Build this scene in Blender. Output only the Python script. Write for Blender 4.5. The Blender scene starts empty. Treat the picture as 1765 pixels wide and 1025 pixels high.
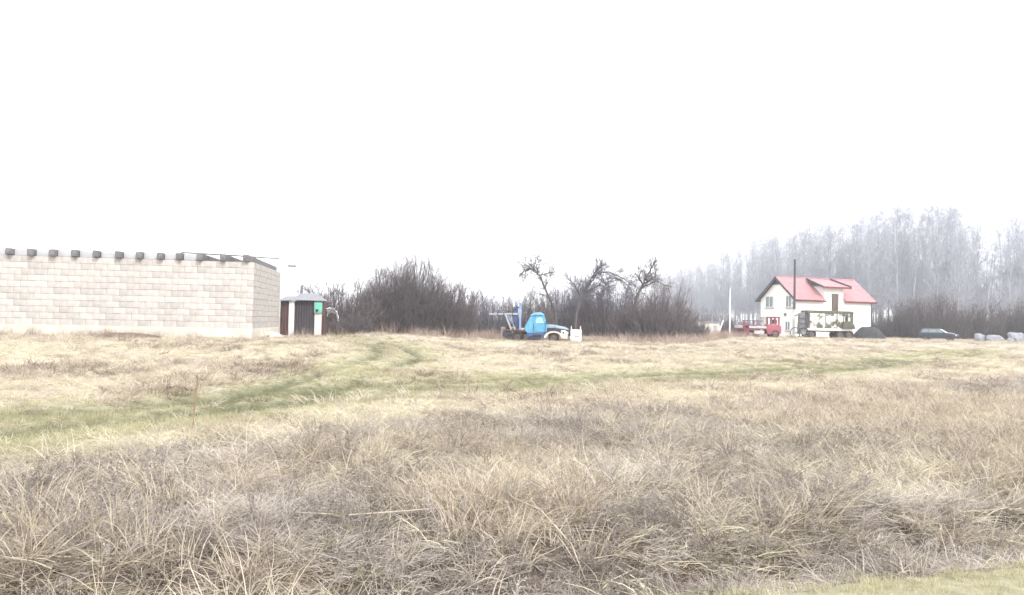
import bpy, bmesh, math, random
import numpy as np
from mathutils import Vector, Matrix, Euler

random.seed(7)
RNG = np.random.default_rng(7)
SC = bpy.context.scene
COL = SC.collection
R = math.radians

# ------------------------------------------------------------------ camera
F = 1385.0
CAM_H = 1.65
PITCH, ROLL = R(1.63), R(1.2)
_fwd = Vector((0, math.cos(PITCH), math.sin(PITCH)))
_right0 = Vector((1, 0, 0))
_up0 = _right0.cross(_fwd)
_right = _right0 * math.cos(ROLL) + _up0 * math.sin(ROLL)
_up = _up0 * math.cos(ROLL) - _right0 * math.sin(ROLL)
cam_data = bpy.data.cameras.new("camera")
cam_data.sensor_width = 36.0
cam_data.lens = 36.0 * F / 1765.0
cam_data.clip_start = 0.1
cam_data.clip_end = 9000
cam = bpy.data.objects.new("camera", cam_data)
M = Matrix.Identity(4)
for i in range(3):
    M[i][0] = _right[i]; M[i][1] = _up[i]; M[i][2] = -_fwd[i]
M[2][3] = CAM_H
cam.matrix_world = M
COL.objects.link(cam)
SC.camera = cam

# ------------------------------------------------------------------ sky, sun, exposure
SUN_EL, SUN_AZ = R(40), R(152)       # sun high behind the camera's right shoulder, veiled by thin cloud
W = bpy.data.worlds.new("World")
SC.world = W
W.use_nodes = True
nt = W.node_tree
nt.nodes.clear()
n_out = nt.nodes.new('ShaderNodeOutputWorld')
n_bg = nt.nodes.new('ShaderNodeBackground')
n_sky = nt.nodes.new('ShaderNodeTexSky')
n_sky.sky_type = 'NISHITA'
n_sky.sun_disc = False
n_sky.sun_elevation = SUN_EL
n_sky.sun_rotation = SUN_AZ
n_sky.air_density = 1.0
n_sky.dust_density = 1.5
n_sky.ozone_density = 1.0
n_hsv = nt.nodes.new('ShaderNodeHueSaturation')
n_hsv.inputs['Saturation'].default_value = 0.22
nt.links.new(n_sky.outputs[0], n_hsv.inputs['Color'])
# thin even overcast: the clear sky shows through a bright white cloud sheet
n_mix = nt.nodes.new('ShaderNodeMix')
n_mix.data_type = 'RGBA'
n_mix.inputs[0].default_value = 0.8
n_mix.inputs[7].default_value = (9.4, 9.5, 9.8, 1)
nt.links.new(n_hsv.outputs[0], n_mix.inputs[6])
nt.links.new(n_mix.outputs[2], n_bg.inputs[0])
nt.links.new(n_bg.outputs[0], n_out.inputs[0])
n_bg.inputs[1].default_value = 0.1

sun_d = bpy.data.lights.new("sun", 'SUN')
sun_d.energy = 1.2
sun_d.angle = R(14)
sun_d.color = (1.0, 0.96, 0.9)
sun = bpy.data.objects.new("sun", sun_d)
_sd = Vector((math.sin(SUN_AZ) * math.cos(SUN_EL), math.cos(SUN_AZ) * math.cos(SUN_EL), math.sin(SUN_EL)))
sun.rotation_euler = _sd.to_track_quat('Z', 'Y').to_euler()
sun.location = (0, -10, 40)
COL.objects.link(sun)

SC.view_settings.view_transform = 'Standard'
SC.view_settings.look = 'None'
SC.view_settings.gamma = 1
SC.view_settings.use_curve_mapping = False
SC.view_settings.exposure = 1.45

# ------------------------------------------------------------------ helpers
def at(px, py, D):
    """world point seen at photo pixel (px,py), D metres along the view axis"""
    return Vector((0, 0, CAM_H)) + _right * ((px - 882.5) / F * D) + _up * (-(py - 512.5) / F * D) + _fwd * D

def gp(px, py, z=0.0):
    d = at(px, py, 1.0) - Vector((0, 0, CAM_H))
    t = (z - CAM_H) / d.z
    return Vector((0, 0, CAM_H)) + d * t

def sstep(x, a, b):
    t = np.clip((x - a) / (b - a), 0, 1)
    return t * t * (3 - 2 * t)

def _hash(ix, iy, s):
    n = (ix.astype(np.int64) * 374761393 + iy.astype(np.int64) * 668265263 + s * 974634533) & 0x7fffffff
    n = ((n ^ (n >> 13)) * 1274126177) & 0x7fffffff
    n = n ^ (n >> 16)
    return (n & 0xffff) / 65535.0

def vnoise(x, y, s=0):
    ix, iy = np.floor(x), np.floor(y)
    fx, fy = x - ix, y - iy
    fx = fx * fx * (3 - 2 * fx); fy = fy * fy * (3 - 2 * fy)
    a = _hash(ix, iy, s); b = _hash(ix + 1, iy, s); c = _hash(ix, iy + 1, s); d = _hash(ix + 1, iy + 1, s)
    return (a * (1 - fx) + b * fx) * (1 - fy) + (c * (1 - fx) + d * fx) * fy

def fbm(x, y, s=0, o=4):
    r, a, t = 0, 1.0, 0
    for i in range(o):
        r = r + a * vnoise(x * 2 ** i, y * 2 ** i, s + i); t += a; a *= 0.55
    return r / t

# polylines on the ground, read off the photograph
def gl(pts):
    return np.array([[gp(*p).x, gp(*p).y] for p in pts])

TRACK = gl([(-350, 770), (0, 727), (250, 703), (450, 684), (650, 664), (900, 655), (1100, 648), (1300, 640), (1500, 626), (1620, 611), (1670, 603)])
SPUR = gl([(440, 686), (600, 645), (690, 620), (660, 603), (585, 592), (545, 586)])
LILAC = gl([(-700, 900), (0, 800), (300, 752), (600, 726), (900, 704), (1300, 684), (1500, 668), (1765, 645), (2300, 630)])

def dist_poly(x, y, P):
    d = np.full(np.shape(x), 1e9)
    for a, b in zip(P[:-1], P[1:]):
        ab = b - a
        t = np.clip(((x - a[0]) * ab[0] + (y - a[1]) * ab[1]) / (ab @ ab), 0, 1)
        d = np.minimum(d, np.hypot(x - a[0] - t * ab[0], y - a[1] - t * ab[1]))
    return d

def zones(x, y):
    x = np.asarray(x, float); y = np.asarray(y, float)
    w1 = (fbm(x * .35, y * .35, 3) - .5)
    dt = dist_poly(x, y, TRACK) + w1 * 1.6
    ds = dist_poly(x, y, SPUR) + w1 * 1.4
    green = np.maximum(1 - sstep(dt, 1.5, 4.0), .95 * (1 - sstep(ds, 1.0, 2.8)))
    brk = sstep(fbm(x * .4, y * .4, 5), .34, .48)
    rut = (np.exp(-((dist_poly(x, y, TRACK) - .85) / (.34 + .012 * y)) ** 2) * (1 - sstep(y, 50, 64)) + .9 * np.exp(-((dist_poly(x, y, SPUR) - .75) / .32) ** 2)) * brk
    yb = np.interp(x, LILAC[:, 0], LILAC[:, 1])
    lil = 1 - sstep(y, yb - 1.6 + w1 * 3, yb + .3 + w1 * 3)
    # tall straw-coloured stands on the right and small islands of it elsewhere
    tan = sstep(fbm(x * .22 + 5, y * .22, 11) + .30 * sstep(x, 1.5, 5.5) * (1 - sstep(y, 17, 26)) - .1, .50, .66)
    edge = 4.55 + .35 * x                      # near side of it: the mown verge
    verge = 1 - sstep(y, edge - .15, edge + .12)
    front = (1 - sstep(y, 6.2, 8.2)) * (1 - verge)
    return dict(green=green, rut=rut, lil=lil, tan=tan, verge=verge, front=front)

HOLLOWS = [(gp(px, py).x, gp(px, py).y, rx, ry, d) for px, py, rx, ry, d in (
    (1560, 892, .34, .26, .17), (1405, 955, .45, .20, .20), (1745, 885, .40, .25, .18), (470, 1000, .22, .16, .15), (640, 1005, .30, .15, .18),
    (1180, 945, .22, .16, .12), (880, 975, .3, .14, .14), (1300, 985, .30, .14, .15), (1650, 945, .35, .18, .16), (1270, 830, .35, .25, .13), (250, 990, .25, .15, .12), (1000, 1000, .3, .12, .14))]
def hollow(x, y):
    h = np.zeros(np.shape(x)); dz = np.zeros(np.shape(x))
    for hx, hy, rx, ry, d in HOLLOWS:
        g = np.exp(-(((x - hx) / rx) ** 2 + ((y - hy) / ry) ** 2))
        h = np.maximum(h, g); dz = dz + d * g
    return h, dz

def ground_z(x, y):
    x = np.asarray(x, float); y = np.asarray(y, float)
    z = .45 * sstep(-x, -1, 9) * sstep(y, 18, 38)
    z = np.maximum(z, .28 * sstep(y, 66, 82))
    z = z * (1 - sstep(np.hypot(x, y), 300, 600))
    near = 1 - sstep(y, 60, 110)
    z = z + near * ((fbm(x * .5, y * .5, 21) - .5) * .16 + (fbm(x * 1.7, y * 1.7, 31, 3) - .5) * .09)
    zn = zones(x, y)
    z = z - .15 * np.clip(zn['rut'], 0, 1) - .03 * zn['green']
    edge = 4.55 + .35 * x
    z = z - .30 * np.exp(-((y - edge - .75) / .55) ** 2) * (1 - sstep(np.abs(x), 12, 20))
    z = z - hollow(x, y)[1]
    return z

def G(x, y):
    return float(ground_z(np.array([x]), np.array([y]))[0])

def spot(px, D):
    p = at(px, 552, D)
    return Vector((p.x, p.y, G(p.x, p.y)))

# ------------------------------------------------------------------ materials
def mat(name, c, rough=.8, var=.25, scale=3.0, bump=0.0, bscale=None, metal=0.0, objvar=0.0, spec=.3, stretch=None, c2=None):
    m = bpy.data.materials.new(name)
    m.use_nodes = True
    t = m.node_tree
    b = t.nodes['Principled BSDF']
    b.inputs['Roughness'].default_value = rough
    b.inputs['Metallic'].default_value = metal
    b.inputs['Specular IOR Level'].default_value = spec
    tc = t.nodes.new('ShaderNodeTexCoord')
    mp = t.nodes.new('ShaderNodeMapping')
    t.links.new(tc.outputs['Object'], mp.inputs[0])
    if stretch: mp.inputs['Scale'].default_value = stretch
    nz = t.nodes.new('ShaderNodeTexNoise')
    nz.inputs['Scale'].default_value = scale
    nz.inputs['Detail'].default_value = 6
    nz.inputs['Roughness'].default_value = .65
    t.links.new(mp.outputs[0], nz.inputs['Vector'])
    rp = t.nodes.new('ShaderNodeValToRGB')
    lo = [max(0, v * (1 - var)) for v in c]; hi = [min(.95, v * (1 + var)) for v in c]
    if c2: lo = c2; hi = c
    rp.color_ramp.elements[0].position = .32; rp.color_ramp.elements[0].color = (*lo, 1)
    rp.color_ramp.elements[1].position = .68; rp.color_ramp.elements[1].color = (*hi, 1)
    t.links.new(nz.outputs[0], rp.inputs[0])
    last = rp.outputs[0]
    if objvar:
        oi = t.nodes.new('ShaderNodeObjectInfo')
        mr = t.nodes.new('ShaderNodeMapRange')
        mr.inputs[3].default_value = 1 - objvar; mr.inputs[4].default_value = 1 + objvar * .6
        t.links.new(oi.outputs['Random'], mr.inputs[0])
        h = t.nodes.new('ShaderNodeHueSaturation')
        t.links.new(mr.outputs[0], h.inputs['Value']); t.links.new(last, h.inputs['Color'])
        last = h.outputs[0]
    t.links.new(last, b.inputs['Base Color'])
    if bump:
        n2 = t.nodes.new('ShaderNodeTexNoise')
        n2.inputs['Scale'].default_value = bscale or scale * 6
        n2.inputs['Detail'].default_value = 5
        t.links.new(mp.outputs[0], n2.inputs['Vector'])
        bp = t.nodes.new('ShaderNodeBump')
        bp.inputs['Strength'].default_value = bump; bp.inputs['Distance'].default_value = .02
        t.links.new(n2.outputs[0], bp.inputs['Height'])
        t.links.new(bp.outputs[0], b.inputs['Normal'])
    return m

MT = dict(
    block=mat('silicate_block', (.47, .44, .415), .92, .16, 3, .6, 22, objvar=.14),
    mortar=mat('mortar', (.32, .30, .285), .95, .2, 4, .5),
    footing=mat('concrete_footing', (.52, .485, .42), .92, .18, 1.4, .4),
    beam=mat('weathered_timber', (.155, .15, .155), .85, .35, 3, .3, stretch=(1, 6, 1)),
    infill=mat('pale_infill', (.42, .42, .45), .9, .12, 3),
    shed_dark=mat('dark_brown_sheet', (.060, .052, .060), .75, .18, 2, spec=.15, stretch=(6, 6, .6)),
    shed_brown=mat('red_brown_board', (.085, .045, .042), .7, .4, 2, stretch=(6, 6, .6)),
    shed_white=mat('white_painted_post', (.74, .74, .78), .5, .08, 2),
    shed_roof=mat('grey_roof_sheet', (.235, .235, .26), .75, .15, 1.5),
    shed_pink=mat('pale_pink_board', (.66, .58, .57), .7, .12, 3, stretch=(8, 8, .5)),
    teal=mat('teal_paint', (.16, .46, .38), .45, .15, 4),
    black=mat('black_opening', (.02, .022, .025), .6, .3, 4),
    white=mat('white_render', (.80, .79, .75), .85, .04, .8, .15),
    roof=mat('faded_red_roof_sheet', (.38, .19, .20), .5, .14, .8, objvar=0),
    fascia=mat('dark_fascia', (.055, .058, .075), .6, .3, 3),
    eave=mat('red_brown_eave', (.16, .05, .05), .6, .3, 3),
    door=mat('brown_door', (.115, .085, .075), .6, .3, 3, stretch=(5, 5, .7)),
    frame=mat('pale_window_frame', (.68, .70, .70), .5, .1, 3),
    metal=mat('dull_galvanised', (.16, .165, .18), .6, .2, 5, metal=.2),
    pole_dark=mat('tarred_pole', (.075, .062, .065), .85, .3, 3, .3, stretch=(6, 6, .5)),
    concrete=mat('pale_concrete', (.58, .57, .56), .9, .12, 2, .3),
    bluecab=mat('light_blue_paint', (.12, .38, .56), .55, .13, 1.8, c2=(.07, .25, .41)),
    blueroof=mat('pale_blue_paint', (.22, .52, .72), .45, .15, 2),
    bluedeep=mat('deep_blue_paint', (.045, .085, .19), .5, .3, 2),
    bluepale=mat('chalky_blue_paint', (.22, .31, .52), .55, .2, 3),
    hood=mat('blue_grey_bonnet', (.24, .34, .39), .55, .2, 2),
    enginedark=mat('dark_engine_bay', (.035, .03, .05), .7, .4, 4),
    creampaint=mat('cream_paint', (.56, .51, .47), .6, .22, 4),
    whitepaint=mat('white_paint', (.60, .565, .53), .6, .1, 2),
    palebar=mat('pale_grey_steel', (.36, .355, .36), .6, .2, 3),
    chassis=mat('dark_chassis', (.035, .038, .05), .8, .4, 3),
    tyre=mat('tyre_rubber', (.03, .028, .028), .9, .3, 6),
    rim=mat('rusty_rim', (.12, .085, .075), .7, .4, 5),
    rust=mat('rust_brown', (.11, .055, .045), .85, .5, 5, .3),
    red=mat('red_paint', (.19, .04, .055), .45, .2, 2),
    redlight=mat('sun_faded_red_paint', (.30, .08, .105), .5, .2, 2),
    reddark=mat('maroon_paint', (.13, .025, .04), .6, .3, 2),
    plank=mat('grey_planks', (.45, .40, .41), .85, .25, 3, stretch=(.6, 6, 6)),
    olive=mat('olive_tarp', (.085, .085, .062), .8, .35, 2, .3),
    camo=mat('peeling_white_and_olive_panel', (.66, .65, .60), .75, .2, .85, c2=(.09, .09, .065)),
    offwhite=mat('off_white_panel', (.70, .69, .65), .7, .12, 1.5),
    soil=mat('dark_soil', (.042, .042, .042), .95, .4, 3, .8),
    brownsoil=mat('brown_soil', (.10, .062, .045), .95, .4, 12, .8),
    sand=mat('pale_sand', (.52, .46, .40), .95, .2, 4, .6),
    carpaint=mat('slate_blue_car_paint', (.028, .038, .062), .38, .1, 2, spec=.5),
    silver_glare=mat('silver_and_sky_glare', (.62, .66, .72), .3, .1, 2),  # silver lamps; also paints sky glare on the dark car
    boulder=mat('grey_concrete_lump', (.25, .255, .285), .9, .25, 2.5, .6),
    bark=mat('dark_bark', (.095, .08, .08), .9, .35, 8, objvar=.15),
    twig=mat('dark_twig', (.135, .112, .115), .9, .3, 3, objvar=.2),
    twig2=mat('greyish_twig', (.16, .15, .18), .9, .3, 3, objvar=.2),
    bbark=mat('birch_bark', (.52, .51, .53), .85, .5, 2.2, stretch=(3, 3, 1), c2=(.22, .21, .22)),
    btwig=mat('birch_twig_sky_glare', (.40, .415, .47), .9, .3, 2, objvar=.2),  # pale blue of glare and far air put into the twig colour
    reed=mat('dry_reed', (.42, .36, .29), .8, .3, 6),
    weedstem=mat('reddish_weed_stem', (.31, .21, .145), .85, .3, 6),
    tarp=mat('white_sheet', (.66, .66, .70), .7, .12, 3, .3),
)

for nd in MT['camo'].node_tree.nodes:
    if nd.type == 'VALTORGB':
        nd.color_ramp.elements[0].position = .45; nd.color_ramp.elements[1].position = .53

def glass_mat():
    m = bpy.data.materials.new('window_glass')
    m.use_nodes = True
    b = m.node_tree.nodes['Principled BSDF']
    b.inputs['Base Color'].default_value = (.16, .20, .20, 1)
    b.inputs['Roughness'].default_value = .12
    b.inputs['Specular IOR Level'].default_value = .6
    return m
MT['glass'] = glass_mat()

# ------------------------------------------------------------------ mesh builder
class MB:
    def __init__(s): s.v = []; s.f = []
    def add(s, vs, fs):
        o = len(s.v); s.v += [tuple(p) for p in vs]; s.f += [tuple(i + o for i in f) for f in fs]; return s
    def box(s, c, d, rz=0.0, ry=0.0, rx=0.0):
        m = Euler((rx, ry, rz)).to_matrix(); c = Vector(c)
        vs = [c + m @ Vector((d[0] / 2 * i, d[1] / 2 * j, d[2] / 2 * k)) for i in (-1, 1) for j in (-1, 1) for k in (-1, 1)]
        return s.add(vs, [(0, 1, 3, 2), (4, 6, 7, 5), (0, 4, 5, 1), (2, 3, 7, 6), (0, 2, 6, 4), (1, 5, 7, 3)])
    def bar(s, p, q, w, h=None):
        p, q = Vector(p), Vector(q); h = h or w
        d = (q - p).normalized(); a = d.cross(Vector((0, 0, 1)))
        a = a.normalized() if a.length > 1e-4 else Vector((1, 0, 0)); b = a.cross(d)
        vs = [e + a * (w / 2 * i) + b * (h / 2 * j) for e in (p, q) for i, j in ((-1, -1), (1, -1), (1, 1), (-1, 1))]
        return s.add(vs, [(0, 3, 2, 1), (4, 5, 6, 7)] + [(i, (i + 1) % 4, 4 + (i + 1) % 4, 4 + i) for i in range(4)])
    def tube(s, pts, rads, n=8, caps=True):
        pts = [Vector(p) for p in pts]; o = []
        for i, p in enumerate(pts):
            d = (pts[min(i + 1, len(pts) - 1)] - pts[max(i - 1, 0)]).normalized()
            a = d.cross(Vector((.13, .31, .94) if abs(d.z) < .9 else (1, 0, 0))).normalized(); b = d.cross(a)
            o += [p + (a * math.cos(t * 2 * math.pi / n) + b * math.sin(t * 2 * math.pi / n)) * rads[i] for t in range(n)]
        fs = [(i * n + j, i * n + (j + 1) % n, (i + 1) * n + (j + 1) % n, (i + 1) * n + j) for i in range(len(pts) - 1) for j in range(n)]
        if caps: fs += [tuple(range(n))[::-1], tuple(range((len(pts) - 1) * n, len(pts) * n))]
        return s.add(o, fs)
    def prism(s, pts):
        """pts: (x, z, halfwidth) closed outline, extruded both ways along y"""
        n = len(pts)
        vs = [(x, -h, z) for x, z, h in pts] + [(x, h, z) for x, z, h in pts]
        return s.add(vs, [tuple(range(n)), tuple(range(2 * n - 1, n - 1, -1))] + [(i, i + n, (i + 1) % n + n, (i + 1) % n) for i in range(n)])
    def lathe_y(s, prof, c, n=20):
        """prof: (radius, y) ring list about a y axis through c"""
        c = Vector(c); vs = []
        for r, y in prof:
            vs += [c + Vector((r * math.cos(t * 2 * math.pi / n), y, r * math.sin(t * 2 * math.pi / n))) for t in range(n)]
        k = len(prof)
        fs = [(i * n + j, (i + 1) * n + j, (i + 1) * n + (j + 1) % n, i * n + (j + 1) % n) for i in range(k - 1) for j in range(n)]
        return s.add(vs, fs)
    def quad(s, a, b, c, d): return s.add([a, b, c, d], [(0, 1, 2, 3)])
    def build(s, name, m, parent=None, bevel=0.0, smooth=False, link=True):
        me = bpy.data.meshes.new(name)
        me.from_pydata(s.v, [], s.f)
        bm = bmesh.new(); bm.from_mesh(me)
        bmesh.ops.recalc_face_normals(bm, faces=bm.faces)
        if bevel:
            bmesh.ops.bevel(bm, geom=[e for e in bm.edges if len(e.link_faces) == 2 and e.calc_face_angle(0) > .5], offset=bevel, segments=2, affect='EDGES', profile=.6)
        bm.to_mesh(me); bm.free()
        if smooth or bevel:
            for p in me.polygons: p.use_smooth = True
            me.set_sharp_from_angle(angle=R(38))
        me.materials.append(m)
        return obj(name, me, parent) if link else me

def obj(name, me, parent=None):
    o = bpy.data.objects.new(name, me)
    COL.objects.link(o)
    if parent: o.parent = parent
    return o

def tag(o, label=None, cat=None, group=None, kind=None):
    if label: o['label'] = label
    if cat: o['category'] = cat
    if group: o['group'] = group
    if kind: o['kind'] = kind
    return o

def thing(name, label, cat, loc, rz=0.0, group=None, scale=None):
    o = bpy.data.objects.new(name, None)
    o.empty_display_size = .3
    COL.objects.link(o)
    o.location = loc; o.rotation_euler = (0, 0, rz)
    if scale: o.scale = scale
    return tag(o, label, cat, group)

def copy_thing(root, loc, rz, label=None, group=None, scale=None):
    r = root.copy(); COL.objects.link(r)
    r.location = loc; r.rotation_euler = (0, 0, rz)
    if scale: r.scale = scale
    if label: r['label'] = label
    if group: r['group'] = group
    for ch in list(root.children):
        c = ch.copy(); COL.objects.link(c); c.parent = r
        for g in list(ch.children):
            d = g.copy(); COL.objects.link(d); d.parent = c
    return r

def np_mesh(name, V, Fc, m):
    """V (n,3), Fc (k,3|4) arrays"""
    me = bpy.data.meshes.new(name)
    k = Fc.shape[1]
    me.vertices.add(len(V)); me.vertices.foreach_set('co', V.astype(np.float32).ravel())
    me.loops.add(Fc.size); me.loops.foreach_set('vertex_index', Fc.astype(np.int32).ravel())
    me.polygons.add(len(Fc))
    me.polygons.foreach_set('loop_start', np.arange(0, Fc.size, k, dtype=np.int32))
    me.polygons.foreach_set('loop_total', np.full(len(Fc), k, dtype=np.int32))
    me.update(calc_edges=True)
    me.materials.append(m)
    return me

# ------------------------------------------------------------------ ground
def lines(fine, grow, end):
    out = list(fine); st = fine[-1] - fine[-2]
    while out[-1] < end:
        st *= grow; out.append(out[-1] + st)
    return out
xs = lines(np.arange(0, 22, .22), 1.09, 1200)
xs = np.array([-v for v in xs[:0:-1]] + xs)
ys = lines(list(np.arange(2.5, 22, .16)) + list(np.arange(22, 70, .4)), 1.08, 1200)
ys0 = [-v for v in lines([-2.5 + .0, -2.0], 1.25, 300)]
ys = np.array([-400, -150, -60, -25, -10, -4, 0, 1.5] + ys)
X, Y = np.meshgrid(xs, ys)
Z = ground_z(X, Y)
nx, ny = len(xs), len(ys)
idx = np.arange(nx * ny).reshape(ny, nx)
quads = np.stack([idx[:-1, :-1], idx[:-1, 1:], idx[1:, 1:], idx[1:, :-1]], -1).reshape(-1, 4)

gm = bpy.data.materials.new('field_soil_and_thatch')
gm.use_nodes = True
t = gm.node_tree
b = t.nodes['Principled BSDF']
b.inputs['Roughness'].default_value = .95
b.inputs['Specular IOR Level'].default_value = .1
tc = t.nodes.new('ShaderNodeTexCoord')
def noise(scale, detail=8, rough=.7, stretch=None):
    n = t.nodes.new('ShaderNodeTexNoise')
    n.inputs['Scale'].default_value = scale; n.inputs['Detail'].default_value = detail; n.inputs['Roughness'].default_value = rough
    t.links.new(tc.outputs['Object'], n.inputs['Vector'])
    return n
def ramp(src, stops):
    r = t.nodes.new('ShaderNodeValToRGB')
    e = r.color_ramp.elements
    e[0].position, e[0].color = stops[0][0], (*stops[0][1], 1)
    e[1].position, e[1].color = stops[-1][0], (*stops[-1][1], 1)
    for p, c in stops[1:-1]:
        k = e.new(p); k.color = (*c, 1)
    t.links.new(src, r.inputs[0])
    return r.outputs[0]
def mix(f, a, c):
    m = t.nodes.new('ShaderNodeMix'); m.data_type = 'RGBA'
    t.links.new(f, m.inputs[0]); t.links.new(a, m.inputs[6]); t.links.new(c, m.inputs[7])
    return m.outputs[2]
zc = t.nodes.new('ShaderNodeVertexColor'); zc.layer_name = 'zone'
sep = t.nodes.new('ShaderNodeSeparateColor')
t.links.new(zc.outputs[0], sep.inputs[0])
nA, nB, nC = noise(.9), noise(6), noise(.16, 5, .6)
pale = ramp(nA.outputs[0], [(.30, (.30, .245, .20)), (.5, (.47, .42, .32)), (.72, (.57, .52, .395))])
lilc = ramp(nB.outputs[0], [(.30, (.09, .076, .068)), (.5, (.17, .147, .135)), (.7, (.27, .24, .225))])  # ground colour darkened so gaps between the blades read as shade
grn = ramp(nB.outputs[0], [(.30, (.22, .20, .13)), (.5, (.37, .345, .235)), (.7, (.46, .42, .30))])
tanc = ramp(nB.outputs[0], [(.30, (.24, .18, .12)), (.5, (.36, .28, .20)), (.7, (.45, .37, .27))])
pink = ramp(nB.outputs[0], [(.30, (.25, .19, .17)), (.55, (.44, .36, .33)), (.7, (.48, .40, .35))])
pf = ramp(nC.outputs[0], [(.42, (0, 0, 0)), (.62, (1, 1, 1))])
c0 = mix(pf, pale, pink)
c1 = mix(sep.outputs[1], c0, lilc)
c2 = mix(sep.outputs[2], c1, tanc)
c3 = mix(sep.outputs[0], c2, grn)
zw = t.nodes.new('ShaderNodeVertexColor'); zw.layer_name = 'rut_and_shade'
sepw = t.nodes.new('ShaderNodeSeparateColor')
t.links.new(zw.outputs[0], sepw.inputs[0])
rutc = ramp(nB.outputs[0], [(.30, (.065, .065, .035)), (.5, (.115, .12, .065)), (.7, (.20, .20, .12))])
litter_shade = ramp(nB.outputs[0], [(.30, (.085, .068, .055)), (.5, (.15, .122, .10)), (.7, (.24, .20, .165))])  # dead litter brown, also painting the shade in gaps and hollows
c4 = mix(sepw.outputs[0], c3, rutc)
c5 = mix(sepw.outputs[1], c4, litter_shade)
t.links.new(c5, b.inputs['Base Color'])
bp = t.nodes.new('ShaderNodeBump'); bp.inputs['Strength'].default_value = .8; bp.inputs['Distance'].default_value = .05
n4 = noise(14, 8, .75)
t.links.new(n4.outputs[0], bp.inputs['Height']); t.links.new(bp.outputs[0], b.inputs['Normal'])

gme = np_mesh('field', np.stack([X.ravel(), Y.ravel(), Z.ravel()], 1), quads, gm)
zz = zones(X.ravel(), Y.ravel())
ca = gme.color_attributes.new('zone', 'FLOAT_COLOR', 'POINT')
cz = np.stack([np.maximum(zz['green'], zz['verge']), zz['lil'], zz['tan'] * zz['lil'], np.ones(nx * ny)], 1)
cb = gme.color_attributes.new('rut_and_shade', 'FLOAT_COLOR', 'POINT')
rut_and_shade = np.stack([np.clip(1.2 * zz['rut'], 0, 1), np.maximum(zz['front'], hollow(X.ravel(), Y.ravel())[0]), np.zeros(nx * ny), np.ones(nx * ny)], 1)  # red: dark rut grass; green: painted shade and litter, front band and hollows
cb.data.foreach_set('color', rut_and_shade.astype(np.float32).ravel())
ca.data.foreach_set('color', cz.astype(np.float32).ravel())
for p in gme.polygons: p.use_smooth = True
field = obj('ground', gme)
tag(field, 'rough field of dry winter grass with a green wheel track across it', 'field', kind='structure')

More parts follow.
